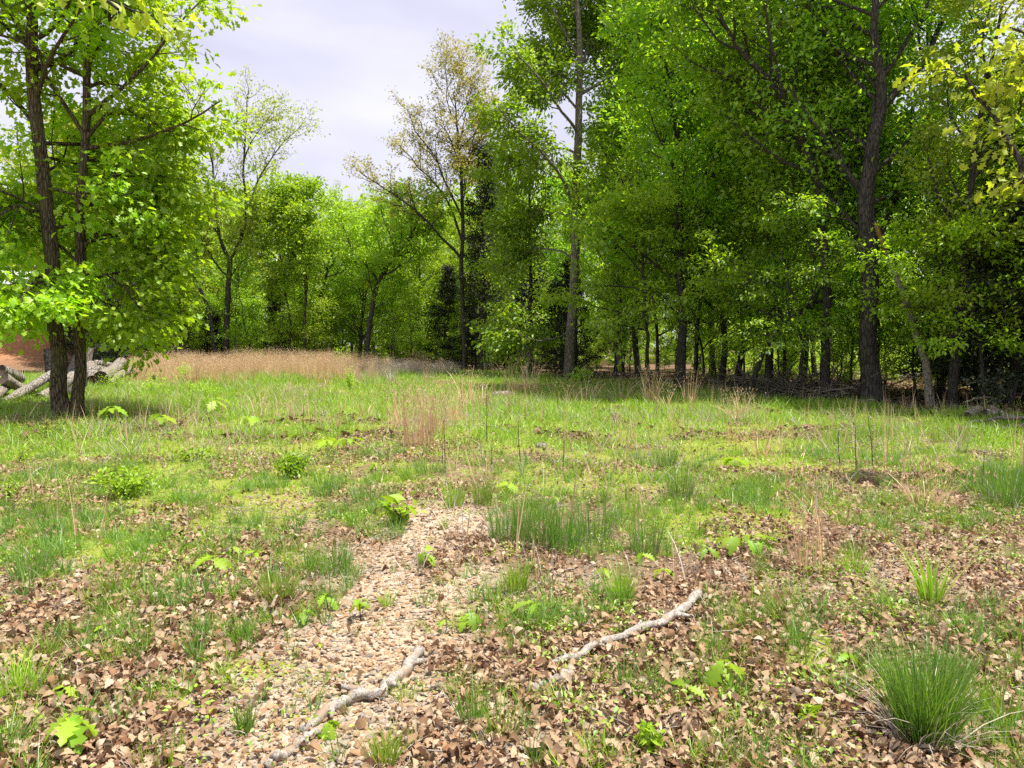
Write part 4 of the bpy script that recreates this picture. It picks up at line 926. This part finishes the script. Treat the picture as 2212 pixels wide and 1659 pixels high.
SD = [(160, 1620, 135, 'largest oak seedling, five broad drooping leaves in the bottom left corner', 6, .5), (140, 1515, 95, 'flat seedling just above the largest one, bottom left', 4, .25), (712, 1590, 75, 'seedling growing beside the forked grey stick', 5, .35),
      (650, 1335, 50, 'seedling with hanging leaves left of the gravel track', 5, .4), (708, 1305, 65, 'spreading seedling above the hanging one, left of the gravel', 4, .35), (778, 1330, 52, 'drooping umbrella-like seedling at the edge of the gravel', 6, .75),
      (460, 1235, 80, 'three-leaved seedling in the brown leaves, left', 5, .4), (500, 1200, 45, 'small bright seedling right beside the three-leaved one', 3, .4), (555, 1205, 40, 'yellowish seedling in grass, left middle', 4, .4), (612, 1218, 32, 'single-leaved seedling left of the gravel patch', 3, .4),
      (918, 1222, 50, 'drooping seedling standing alone in the upper gravel', 5, .6), (1102, 1055, 62, 'flat bright seedling above the rushy grass row', 5, .3), (1018, 1350, 62, 'seedling in the centre, right edge of the gravel', 5, .5),
      (962, 1360, 38, 'small two-leaved seedling left of the central one', 3, .6), (1150, 1330, 85, 'wide seedling with a long pale leaf, centre', 5, .35), (1192, 1360, 36, 'small seedling below the wide central one', 3, .5), (1216, 1305, 36, 'small seedling right of the wide central one', 3, .3),
      (1430, 1245, 52, 'round-leaved seedling in leaves beside the tall tuft', 4, .4), (1382, 1215, 52, 'yellow-green seedling behind the tall tuft, right of centre', 4, .4), (1303, 1245, 40, 'pale seedling left of the tall tuft', 3, .4),
      (1600, 1195, 130, 'broad cluster of pale round leaves in the right middle ground', 8, .25), (1530, 1200, 60, 'seedling left of the broad leaf cluster', 4, .3), (1650, 1190, 60, 'seedling at the right end of the broad leaf cluster', 4, .3), (1485, 1510, 60, 'flat seedling in the leaves, lower right', 4, .35),
      (1562, 1490, 100, 'upright bright seedling in the leaves, lower right', 6, .55), (1525, 1530, 34, 'small pale leaf pair below the bright lower right seedling', 2, .25), (1835, 1440, 60, 'yellow-green seedling beside the big splayed tuft', 4, .4), (1900, 1480, 50, 'seedling half hidden in the big splayed tuft', 3, .4),
      (1580, 1008, 52, 'pale seedling in the mossy grass, right', 5, .35), (1200, 1090, 36, 'seedling at the back of the rushy grass row', 4, .6), (205, 1385, 42, 'small bright seedling in the leaves, left', 3, .3), (430, 1432, 30, 'tiny dark green seedling in the lower left gravel', 4, .2),
      (690, 1400, 28, 'single bright leaf in the gravel', 2, .5), (285, 1108, 42, 'small seedling below the low bramble bush', 4, .3), (470, 895, 60, 'seedling in the far left field', 5, .5), (240, 915, 55, 'seedling right of the double-trunked oak', 5, .6), (745, 975, 85, 'yellowish seedling cluster in the middle field', 7, .35),
      (705, 965, 55, 'seedling left of the yellowish cluster', 5, .4), (430, 985, 80, 'pale low seedling cluster left of the round bush', 7, .3), (345, 925, 70, 'seedling in grass behind the low bramble bush', 6, .4), (540, 920, 50, 'seedling in the left field, behind the round bush', 5, .4), (630, 945, 40, 'small pale seedling behind the round bush', 4, .3),
      (870, 905, 40, 'seedling in the middle field among the broomsedge', 4, .4), (1610, 1000, 40, 'small seedling beside the pale mossy one, right', 3, .3), (1280, 1545, 30, 'small low seedling under the long stick', 3, .3), (490, 1015, 32, 'pale flat seedling in the moss', 3, .2), (530, 1018, 32, 'yellow flat seedling in the moss', 3, .2), (810, 1015, 40, 'yellow seedling left of the upright tufts', 4, .4)]
for a in SD: seedling(*a)
# leafy sprout at the gravel head, low bushes
def bush(px, py, wpx, hpx, label, n, size, matn, seed, name='low_bush', cat='bush', stems=7, spr=.13):
    g = G(px, py); W = wpx/F*g[1]; H = hpx/F*g[1]; rg = np.random.default_rng(seed)
    e = empty(name, g, label, cat); A = Acc(); C = Acc(); P_ = []
    for k in range(stems):
        a = rg.random()*6.28; r = W*.46*math.sqrt(rg.random()); tip = np.array((r*math.cos(a), r*math.sin(a), H*(1-.5*(r/(W*.5))**2)*(.75+.3*rg.random())))
        p = resample([np.array((0, 0, -.02)), tip*np.array((.3, .3, .5)), tip], 6, .004, rg); A.add(*tube(p, np.linspace(.006, .002, 6), 4, False)[:2])
        m_ = n//stems; u = .25+.78*rg.random(m_); i = np.clip((u*5).astype(int), 0, 4); P_.append(p[i]+(p[np.minimum(i+1, 5)]-p[i])*(u*5-i)[:, None]+rg.normal(0, 1, (m_, 3))*np.array((W*spr, W*spr, H*.10)))
    P_ = np.concatenate(P_); P_[:, 2] = np.abs(P_[:, 2])+.01
    foliage(C, P_, P_*np.array((1, 1, .3)), size*(.6+.8*rg.random(len(P_))), RH, rg, .1, .9)
    o = link('stems', A.build('stems', M['stalk'], True), e); o['kind'] = 'stuff'; o = link('foliage', C.build('foliage', M[matn]), e); o['kind'] = 'stuff'
bush(632, 1030, 66, 62, 'round dense green bush in the left middle ground', 700, .05, 'leaf_deep', 1, stems=12)
bush(272, 1075, 130, 75, 'wide low bramble bush among brown leaves at the left', 520, .055, 'seedling', 2, stems=12)
bush(868, 1130, 85, 70, 'leafy green sprout at the head of the gravel track', 46, .13, 'seedling', 3, stems=6)
bush(420, 985, 110, 34, 'flat pale green plant patch in the left field', 260, .06, 'seedling', 4, stems=9)
bush(215, 1040, 60, 30, 'small leafy plant left of the bramble bush', 120, .07, 'seedling', 5, stems=5)
bush(1260, 835, 60, 40, 'leafy shrub right of the hickory foot', 500, .11, 'leaf_mid', 6)
for i, (a, b, w_, h_, l) in enumerate([(250, 850, 60, 45, 'yellow-green shrub sprouting beside the upper logs'), (330, 855, 75, 40, 'yellow-green shrub left of the tan band'), (400, 838, 60, 40, 'bright shrub poking through the tan band'), (300, 830, 40, 50, 'slim bright sapling shrub right of the upper logs'), (440, 862, 80, 36, 'low yellow-green bush in front of the tan band'),
    (735, 815, 40, 60, 'upright leafy sprout in the grey grass'), (770, 785, 40, 34, 'bright green shrub behind the grey grass'), (755, 850, 30, 48, 'leafy stem in front of the grey grass'), (560, 790, 30, 30, 'small green sprout in the tan band'), (230, 940, 60, 40, 'seedling bush at the foot of the double-trunked oak'), (60, 880, 90, 30, 'low green plants below the left log pile'), (100, 945, 110, 40, 'shaded low plants left of the double-trunked oak'), (40, 990, 90, 36, 'leafy plants at the left edge'),
    (20, 1075, 60, 60, 'leafy weed clump at the left edge, lower'), (1405, 1625, 50, 60, 'small leafy weed at the bottom right of centre'), (1750, 1560, 50, 30, 'low clover-like weed near the big splayed tuft'), (1050, 795, 60, 40, 'green shrub at the foot of the cedar'), (830, 770, 90, 50, 'spreading green shrub behind the tan band'), (2150, 905, 110, 50, 'low leafy shrub at the right wood edge'), (1750, 850, 120, 90, 'bright sunlit sapling foliage between the spreading oaks')]):
    g = G(a, b); bush(a, b, w_, h_, l, 160 if b > 900 else 420, max(.035, 3.4/F*g[1]), 'seedling' if b > 900 else 'leaf_near', 20+i)
# ------------------------------------------------------------------ dead stalks
rk = np.random.default_rng(150)
for i, (px, py, hpx, l) in enumerate([(1050, 955, 130, 'tall dark dead stalk in the middle of the field'), (962, 1010, 110, 'dark stalk just right of the tallest broomsedge'), (1062, 1000, 62, 'short thick dark stub in the field'), (1125, 1000, 110, 'thin dead stalk right of the short stub'), (1215, 1025, 85, 'thin dark stalk in the bright grass'),
    (955, 1000, 46, 'short dark stalk left of the stub'), (460, 945, 90, 'dark stalk in the left field'), (412, 905, 70, 'thin reddish stalk in the far left field'), (655, 925, 60, 'slender stalk left of the middle clumps'), (1815, 1010, 85, 'dark bare stalk in the right-hand grass'), (1850, 1015, 95, 'branched dead weed stalk in the right-hand grass'),
    (1885, 1010, 110, 'curled grey dead weed right of the branched one'), (2120, 1060, 90, 'dark stalk at the right edge'), (1210, 900, 60, 'pale stalk below the hickory'), (1000, 900, 90, 'thin stalk left of the grey clump'), (1420, 905, 60, 'thin stalk before the dark wood')]):
    g = G(px, py); h = hpx/F*g[1]; A = Acc(); p = wander_path((0, 0, -.02), (rk.normal(0, .06), 0, 1), h, 6, .05, .1, rk); A.add(*tube(p, np.linspace(.0075, .003, 7), 5, False)[:2])
    e = empty('dead_stalk', g, l, 'dead stalk', 'bare dead stalks standing in the field'); link('stem', A.build('stem', M['stalk'], True), e)
    if i in (0, 9, 10, 11, 12):
        B = Acc()
        for k in range(9):
            q = wander_path(p[3+k % 4], (rk.normal(), rk.normal(), .6), h*.16, 4, .4, -.3, rk); B.add(*tube(q, np.linspace(.004, .006, 5), 4, False)[:2])
        o = link('seed_heads', B.build('seed_heads', M['stick'], True), e); o['kind'] = 'stuff'
# ------------------------------------------------------------------ fallen sticks
def stick(name, pts, r0, r1, label, matn='stick', sides=10, rough=.3, cat='stick', twigs=(), lift=.45, seed=0, n=22, wob=.012):
    rg = np.random.default_rng(500+seed); W = []
    for q in pts:
        g = G(q[0], q[1]); W.append(g+np.array((0, 0, r0*lift+(q[2] if len(q) > 2 else 0))))
    W = np.array(W); o0 = W[0].copy(); p = resample(W, n, wob*.6, rg)-o0
    e = empty(name, o0, label, cat); A = Acc(); A.add(*tube(p, np.linspace(r0, r1, n)*(1+.12*rg.normal(0, 1, n)), sides, True, rough, rg)); link('main_stem', A.build('main_stem', M[matn], True), e)
    for (a, dx, dy, dz, L_) in twigs:
        i = int(a*(n-1)); q = wander_path(p[i], (dx, dy, dz), L_, 5, .15, 0, rg); B = Acc(); B.add(*tube(q, np.linspace(r1*.8, r1*.3, 6), 6, True, rough, rg)); link('side_twig', B.build('side_twig', M[matn], True), e)
stick('fallen_branch', [(1195, 1442, .02), (1240, 1428, .03), (1290, 1402, .03), (1345, 1385, .03), (1400, 1368, .03), (1440, 1350, .04), (1480, 1330, .05), (1508, 1302, .06)], .021, .027, 'long grey fallen branch lying in dead leaves right of centre', seed=1, twigs=[(.3, .5, -.8, .1, .07), (.12, -.8, -.5, .0, .10), (.55, .3, .9, .2, .08), (.8, .9, -.3, .1, .12)])
stick('fallen_branch', [(650, 1580, 0), (700, 1545, .01), (760, 1513, .02), (820, 1500, .02), (860, 1460, .02), (905, 1412, .03)], .020, .027, 'crooked bleached branch in the gravel, bottom centre', seed=2, twigs=[(.5, -.9, .4, .2, .12), (.95, .8, .8, .1, .12), (.7, .9, -.2, .1, .08), (.25, .2, -.9, .0, .1)])
stick('bark_piece', [(1135, 1492, 0), (1180, 1480, .01), (1235, 1458, .01)], .016, .022, 'bleached flaky wood piece left of the long branch', rough=.5, seed=3)
stick('short_stick', [(780, 1548, 0), (815, 1558, .0), (862, 1555, 0)], .013, .016, 'short dark-grey stick below the crooked branch', rough=.3, seed=4)
stick('short_stick', [(885, 1540, 0), (905, 1565, 0), (922, 1590, 0)], .006, .009, 'small splinter right of the short dark-grey stick', seed=5)
stick('fallen_branch', [(575, 1659, 0), (620, 1630, .01), (660, 1600, .01), (700, 1575, 0)], .02, .014, 'rough stick running out of the bottom edge', rough=.35, seed=6)
stick('short_stick', [(560, 1308, 0), (590, 1325, .01), (622, 1345, .01)], .014, .022, 'mottled grey stick at the left edge of the gravel', rough=.3, seed=7, twigs=[(.4, .5, .9, .2, .12)])
stick('thin_branch', [(770, 1172, 0), (800, 1160, .01), (840, 1158, .01), (872, 1154, .02)], .009, .006, 'thin forked branch on the upper gravel', seed=8, twigs=[(.3, .8, .8, .1, .15)])
stick('short_stick', [(735, 1497, 0), (770, 1500, .0), (800, 1494, 0)], .008, .007, 'small dark stick above the crooked branch', 'stalk', seed=9)
stick('short_stick', [(400, 1405, 0), (450, 1390, .0), (490, 1375, 0)], .006, .004, 'thin dark twig in the lower left gravel', seed=10)
stick('short_stick', [(395, 1565, 0), (410, 1578, .0), (430, 1598, 0)], .009, .011, 'pale wood chip left of the bottom tuft', seed=11)
stick('short_stick', [(828, 1445, 0), (835, 1470, .0), (838, 1490, 0)], .005, .007, 'curved dark twig left of the crooked branch', 'stalk', seed=12)
stick('thin_branch', [(60, 1040, .02), (70, 1020, .05), (90, 1012, .08)], .012, .008, 'bleached forked branch at the left edge', seed=13, twigs=[(.9, .9, .2, .1, .3)])
stick('short_stick', [(1445, 1490, 0), (1465, 1515, .0), (1480, 1550, 0)], .006, .008, 'grey twig in the leaves left of the bright seedling', seed=14)
stick('short_stick', [(540, 1020, 0), (520, 1035, .02), (510, 1050, 0)], .010, .008, 'small grey curved branch in the moss', seed=15)
stick('dead_cane', [(1030, 925, .04), (1070, 932, .04), (1110, 942, .02)], .007, .01, 'pale dead cane lying across the field grass', seed=16, lift=3)
# flat orange stone
def rock(px, py, wpx, dep, hgt_, label, seed, matn='stone', name='flat_stone'):
    g = G(px, py); W = wpx/F*g[1]; rg = np.random.default_rng(seed); k = 12; a = np.arange(k)/k*2*PI
    rr = 1+rg.normal(0, .13, k); ring = np.stack([np.cos(a)*W/2*rr, np.sin(a)*dep/2*rr, 0*a], -1)
    V = np.concatenate([ring-np.array((0, 0, .02)), ring*np.array((1.02, 1.02, 1))+np.array((0, 0, hgt_*.6)), ring*.8+np.array((0, 0, hgt_))+np.array([(0, 0, z_) for z_ in rg.normal(0, hgt_*.12, k)]), [(0, 0, hgt_*1.03)]])
    j = np.arange(k); j2 = (j+1) % k
    Q = np.concatenate([np.stack([j+s_*k, j2+s_*k, j2+(s_+1)*k, j+(s_+1)*k], -1) for s_ in (0, 1)]); T = np.stack([2*k+j, 2*k+j2, np.full(k, 3*k)], -1)
    o = link(name, mesh(name, V, [Q, T], M[matn]), None, g, (rg.normal(0, .06), rg.normal(0, .06), rg.random()*.5)); tag(o, label, 'stone')
M['slab'] = bark_mat('slab', (.32, .19, .10), (.58, .42, .27), .8, bump=.7, stretch=1)
rock(1055, 1565, 90, .10, .022, 'flat flaky orange stone slab at the bottom centre', 3, 'slab')
rock(1560, 1580, 60, .09, .02, 'small pale flat stone in the leaves, bottom right', 4, 'slab')
rock(870, 1490-130, 30, .05, .018, 'white rounded pebble in the middle of the gravel', 5)
rock(1085, 857, 40, .5, .16, 'grey boulder in the grass at the back of the field', 6, 'log_grey')
rock(1170, 963, 26, .2, .06, 'pale stone in the field grass', 7, 'log_grey')
rock(1200, 968+30, 22, .15, .05, 'smaller pale stone in the field grass', 8, 'log_grey')
rock(1870, 878, 60, .3, .15, 'grey stone at the foot of the massive oak', 9, 'log_grey')

# ------------------------------------------------------------------ logs
def log(a, b, Ya, Yb, r0, r1, label, seed, matn='log_grey', cat='log', name='log', group=None):
    r0 *= .85; r1 *= .85
    """a, b: the middle of each end in the reading grid at forward distances Ya, Yb"""
    rg = np.random.default_rng(600+seed); A_ = P(*a, Ya); B_ = P(*b, Yb); mid = (A_+B_)/2+rg.normal(0, .04, 3); p = resample([A_, mid, B_], 14, .008, rg)-A_
    e = empty(name, A_, label, cat, group); X = Acc(); v, q, t = tube(p, np.linspace(r0, r1, 14), 16, False, .06, rg); X.add(v, q); link('bark', X.build('bark', M[matn], True), e)
    for s_, end in ((-1, 0), (1, -1)):
        c = p[end]; ring = v[:16] if end == 0 else v[-16:]; d = unit(p[0]-p[1]) if end == 0 else unit(p[-1]-p[-2])
        Vv = np.concatenate([ring, c+(ring-c)*.72+d*-.02, [c-d*.03]]); j = np.arange(16); j2 = (j+1) % 16
        Qq = np.stack([j, j2, j2+16, j+16], -1); Tt = np.stack([j+16, j2+16, np.full(16, 32)], -1)
        link('cut_end', mesh('cut_end', Vv, [Qq, Tt], M['log_end' if matn != 'char' else 'char']), e)
GL = 'logs piled at the left edge of the clearing'
log((5, 872), (135, 797), 19.0, 23.5, .14, .16, 'long grey log slanting up from the left edge to the double trunk', 1, group=GL)
log((85, 862), (158, 812), 20, 22.6, .17, .19, 'thick grey log lying beside the long slanting one, dark end facing out', 2, group=GL)
log((-35, 885), (20, 828), 18.5, 21, .15, .14, 'log end at the left edge below the pile top', 3, group=GL)
log((8, 818), (75, 850), 20.4, 21.3, .20, .10, 'brown log crossing the pile with its cut end facing the clearing', 4, 'bark_pale', group=GL)
log((-20, 845), (18, 858), 20, 21, .14, .12, 'short dark log under the crossing one', 5, 'bark_dark', group=GL)
log((2, 800), (45, 820), 22, 22.8, .20, .17, 'weathered log with a white cut end on top of the pile', 6, group=GL)
log((142, 852), (178, 828), 20.8, 22, .17, .16, 'short log seen between the two oak trunks', 7, 'bark_dark', group=GL)
log((218, 815), (262, 782), 24.0, 27.5, .25, .22, 'pale thick log leaning up in the pile right of the double trunk', 8, group=GL)
log((230, 828), (285, 800), 24.5, 26.5, .16, .15, 'lower pale log under the leaning one', 9, group=GL)
log((185, 795), (232, 803), 27, 27.5, .20, .17, 'grey log lying crosswise behind the leaning pale one', 10, group=GL)
log((205, 785), (240, 790), 29, 29.5, .16, .15, 'small grey log at the back of the upper pile', 11, group=GL)
log((196, 790), (200, 820), 25.5, 24.6, .22, .20, 'stubby log round with a dark hollow end', 12, group=GL)
log((140, 830), (172, 770), 22.8, 23.6, .17, .2, 'charred black log leaning between the two oak trunks', 13, 'char', group=GL)
log((122, 845), (108, 755), 23.4, 23.8, .15, .22, 'black burnt stump standing behind the left oak trunk', 14, 'char', cat='stump', name='burnt_stump')
log((190, 822), (196, 752), 25.6, 26, .14, .13, 'grey broken stump behind the right oak trunk', 15, 'bark_grey', cat='stump', name='stump')
GR = 'logs and poles in the pile at the right wood edge'
log((2088, 900), (2115, 884), 14.6, 15.6, .11, .10, 'tan cut log end at the right wood edge', 20, 'bark_pale', group=GR)
log((2125, 893), (2155, 902), 14.8, 14.9, .10, .08, 'pale short log right of the tan one', 21, group=GR)
log((2140, 880), (2212, 905), 15.2, 14.2, .07, .06, 'dark straight log at the right edge with a light top', 22, group=GR)
log((2085, 915), (2240, 905), 13.7, 13.6, .035, .03, 'thin grey pole lying in front of the right log pile', 23, group=GR)
log((2075, 925), (2225, 918), 13.2, 13.2, .05, .04, 'low grey pole below the thin one at the right', 24, group=GR)
log((2140, 905), (2230, 960), 13.4, 12, .02, .015, 'thin pale branch slanting down at the right edge', 25, group=GR)
log((1790, 828), (2000, 808), 25.5, 27.5, .06, .09, 'long pale fallen trunk lying behind the massive oak', 26, 'log_grey', name='fallen_log')
log((1660, 838), (1790, 866), 22.5, 21.0, .05, .03, 'pale fallen pole on the brush pile', 27, 'bark_grey', name='fallen_pole')
log((1600, 800), (1700, 850), 24, 22.0, .03, .03, 'thin grey pole slanting over the brush pile', 28, 'bark_grey', name='fallen_pole')
log((2030, 872), (2110, 868), 18.5, 18.8, .05, .04, 'thin dark fallen pole right of the broken snag', 29, 'bark_dark', name='fallen_pole')
# brush pile: tangled dead branches
rb = np.random.default_rng(160); A = Acc()
for k in range(260):
    t = rb.random(); c = P(1630+t*230+rb.normal(0, 18), 860, 22.3-t*3.0+rb.normal(0, .5)); c[2] = hgt(c[0], c[1])+abs(rb.normal(0, .22))
    d = unit((rb.normal(0, 1), rb.normal(0, .5), rb.normal(0, .22))); A.add(*tube(wander_path(c, d, rb.uniform(.5, 2.0), 5, .18, 0, rb), np.linspace(rb.uniform(.012, .04), .006, 6), 5, False)[:2])
o = link('brush_pile', A.build('brush_pile', M['bark_grey'], True)); tag(o, 'tangle of grey dead branches heaped along the right wood edge', kind='stuff')
A = Acc()
for k in range(230):
    c = np.array((rb.uniform(2, 15), 0, 0)); c[1] = float(edge_y(c[0]))+rb.uniform(.3, 9); c[2] = hgt(c[0], c[1])+.05+abs(rb.normal(0, .1))
    d = unit((rb.normal(0, 1), rb.normal(0, 1), rb.normal(0, .15))); A.add(*tube(wander_path(c, d, rb.uniform(.5, 2.6), 5, .15, 0, rb), np.linspace(rb.uniform(.01, .035), .006, 6), 5, False)[:2])
o = link('fallen_twigs', A.build('fallen_twigs', M['bark_grey'], True)); tag(o, 'dead sticks lying on the floor of the wood', kind='stuff')

# ------------------------------------------------------------------ red shed on the dirt bank, far left
def flat_mat(name, c, rough=.6, nz=0):
    m, N, L = mat_new(name); b = N.new('ShaderNodeBsdfPrincipled'); b.inputs['Roughness'].default_value = rough
    tc = N.new('ShaderNodeTexCoord'); n = N.new('ShaderNodeTexNoise'); n.inputs['Scale'].default_value = 3; n.inputs['Detail'].default_value = 6; L.new(tc.outputs['Object'], n.inputs['Vector'])
    L.new(mixc(N, L, n.outputs['Fac'], tuple(v*.65 for v in c), tuple(min(1, v*1.25) for v in c)), b.inputs['Base Color']); out_of(N, L, b); return m
M['red'] = flat_mat('red', (.26, .035, .028)); M['tin'] = flat_mat('tin', (.5, .5, .52), .4); M['dark'] = flat_mat('dark', (.05, .03, .03)); M['white_trim'] = flat_mat('white_trim', (.7, .68, .66))
def box(x0, x1, y0, y1, z0, z1):
    V = np.array([(x, y, z) for z in (z0, z1) for y in (y0, y1) for x in (x0, x1)]); Q = [(0, 2, 3, 1), (4, 5, 7, 6), (0, 1, 5, 4), (2, 6, 7, 3), (0, 4, 6, 2), (1, 3, 7, 5)]; return V, np.array(Q)
sx, sy = -37.5, 55.0; sh = empty('red_shed', (sx, sy, float(hgt(sx, sy))-.2), 'dark red shed with horizontal siding and a tin roof beyond the dirt bank', 'shed', rz=math.radians(14))
link('wall', mesh('wall', *(lambda b: (b[0], [b[1]]))(box(-7, 7, .06, 6, 0, 3.2)), M['dark']), sh)
bd = mesh('siding_board', *(lambda b: (b[0], [b[1]]))(box(-7, 7, -.0, .05, 0, .27)), M['red'])
for k in range(10): link('siding_board', bd, sh, (0, 0, .25+k*.295), (math.radians(-5), 0, 0))
link('base_board', mesh('base_board', *(lambda b: (b[0], [b[1]]))(box(-7.02, 7.02, -.06, .02, .0, .18)), M['white_trim']), sh)
rfv = np.array([(-7.4, -.5, 3.15), (7.4, -.5, 3.15), (7.4, 3, 4.6), (-7.4, 3, 4.6), (-7.4, 6.5, 3.15), (7.4, 6.5, 3.15)]); rfv2 = np.concatenate([rfv, rfv+np.array((0, 0, .12))])
link('roof', mesh('roof', rfv2, [np.array([(0, 1, 2, 3), (3, 2, 5, 4), (6, 9, 8, 7), (9, 10, 11, 8), (0, 6, 7, 1), (4, 5, 11, 10), (0, 3, 9, 6), (3, 4, 10, 9), (1, 7, 8, 2), (2, 8, 11, 5)])], M['tin']), sh)
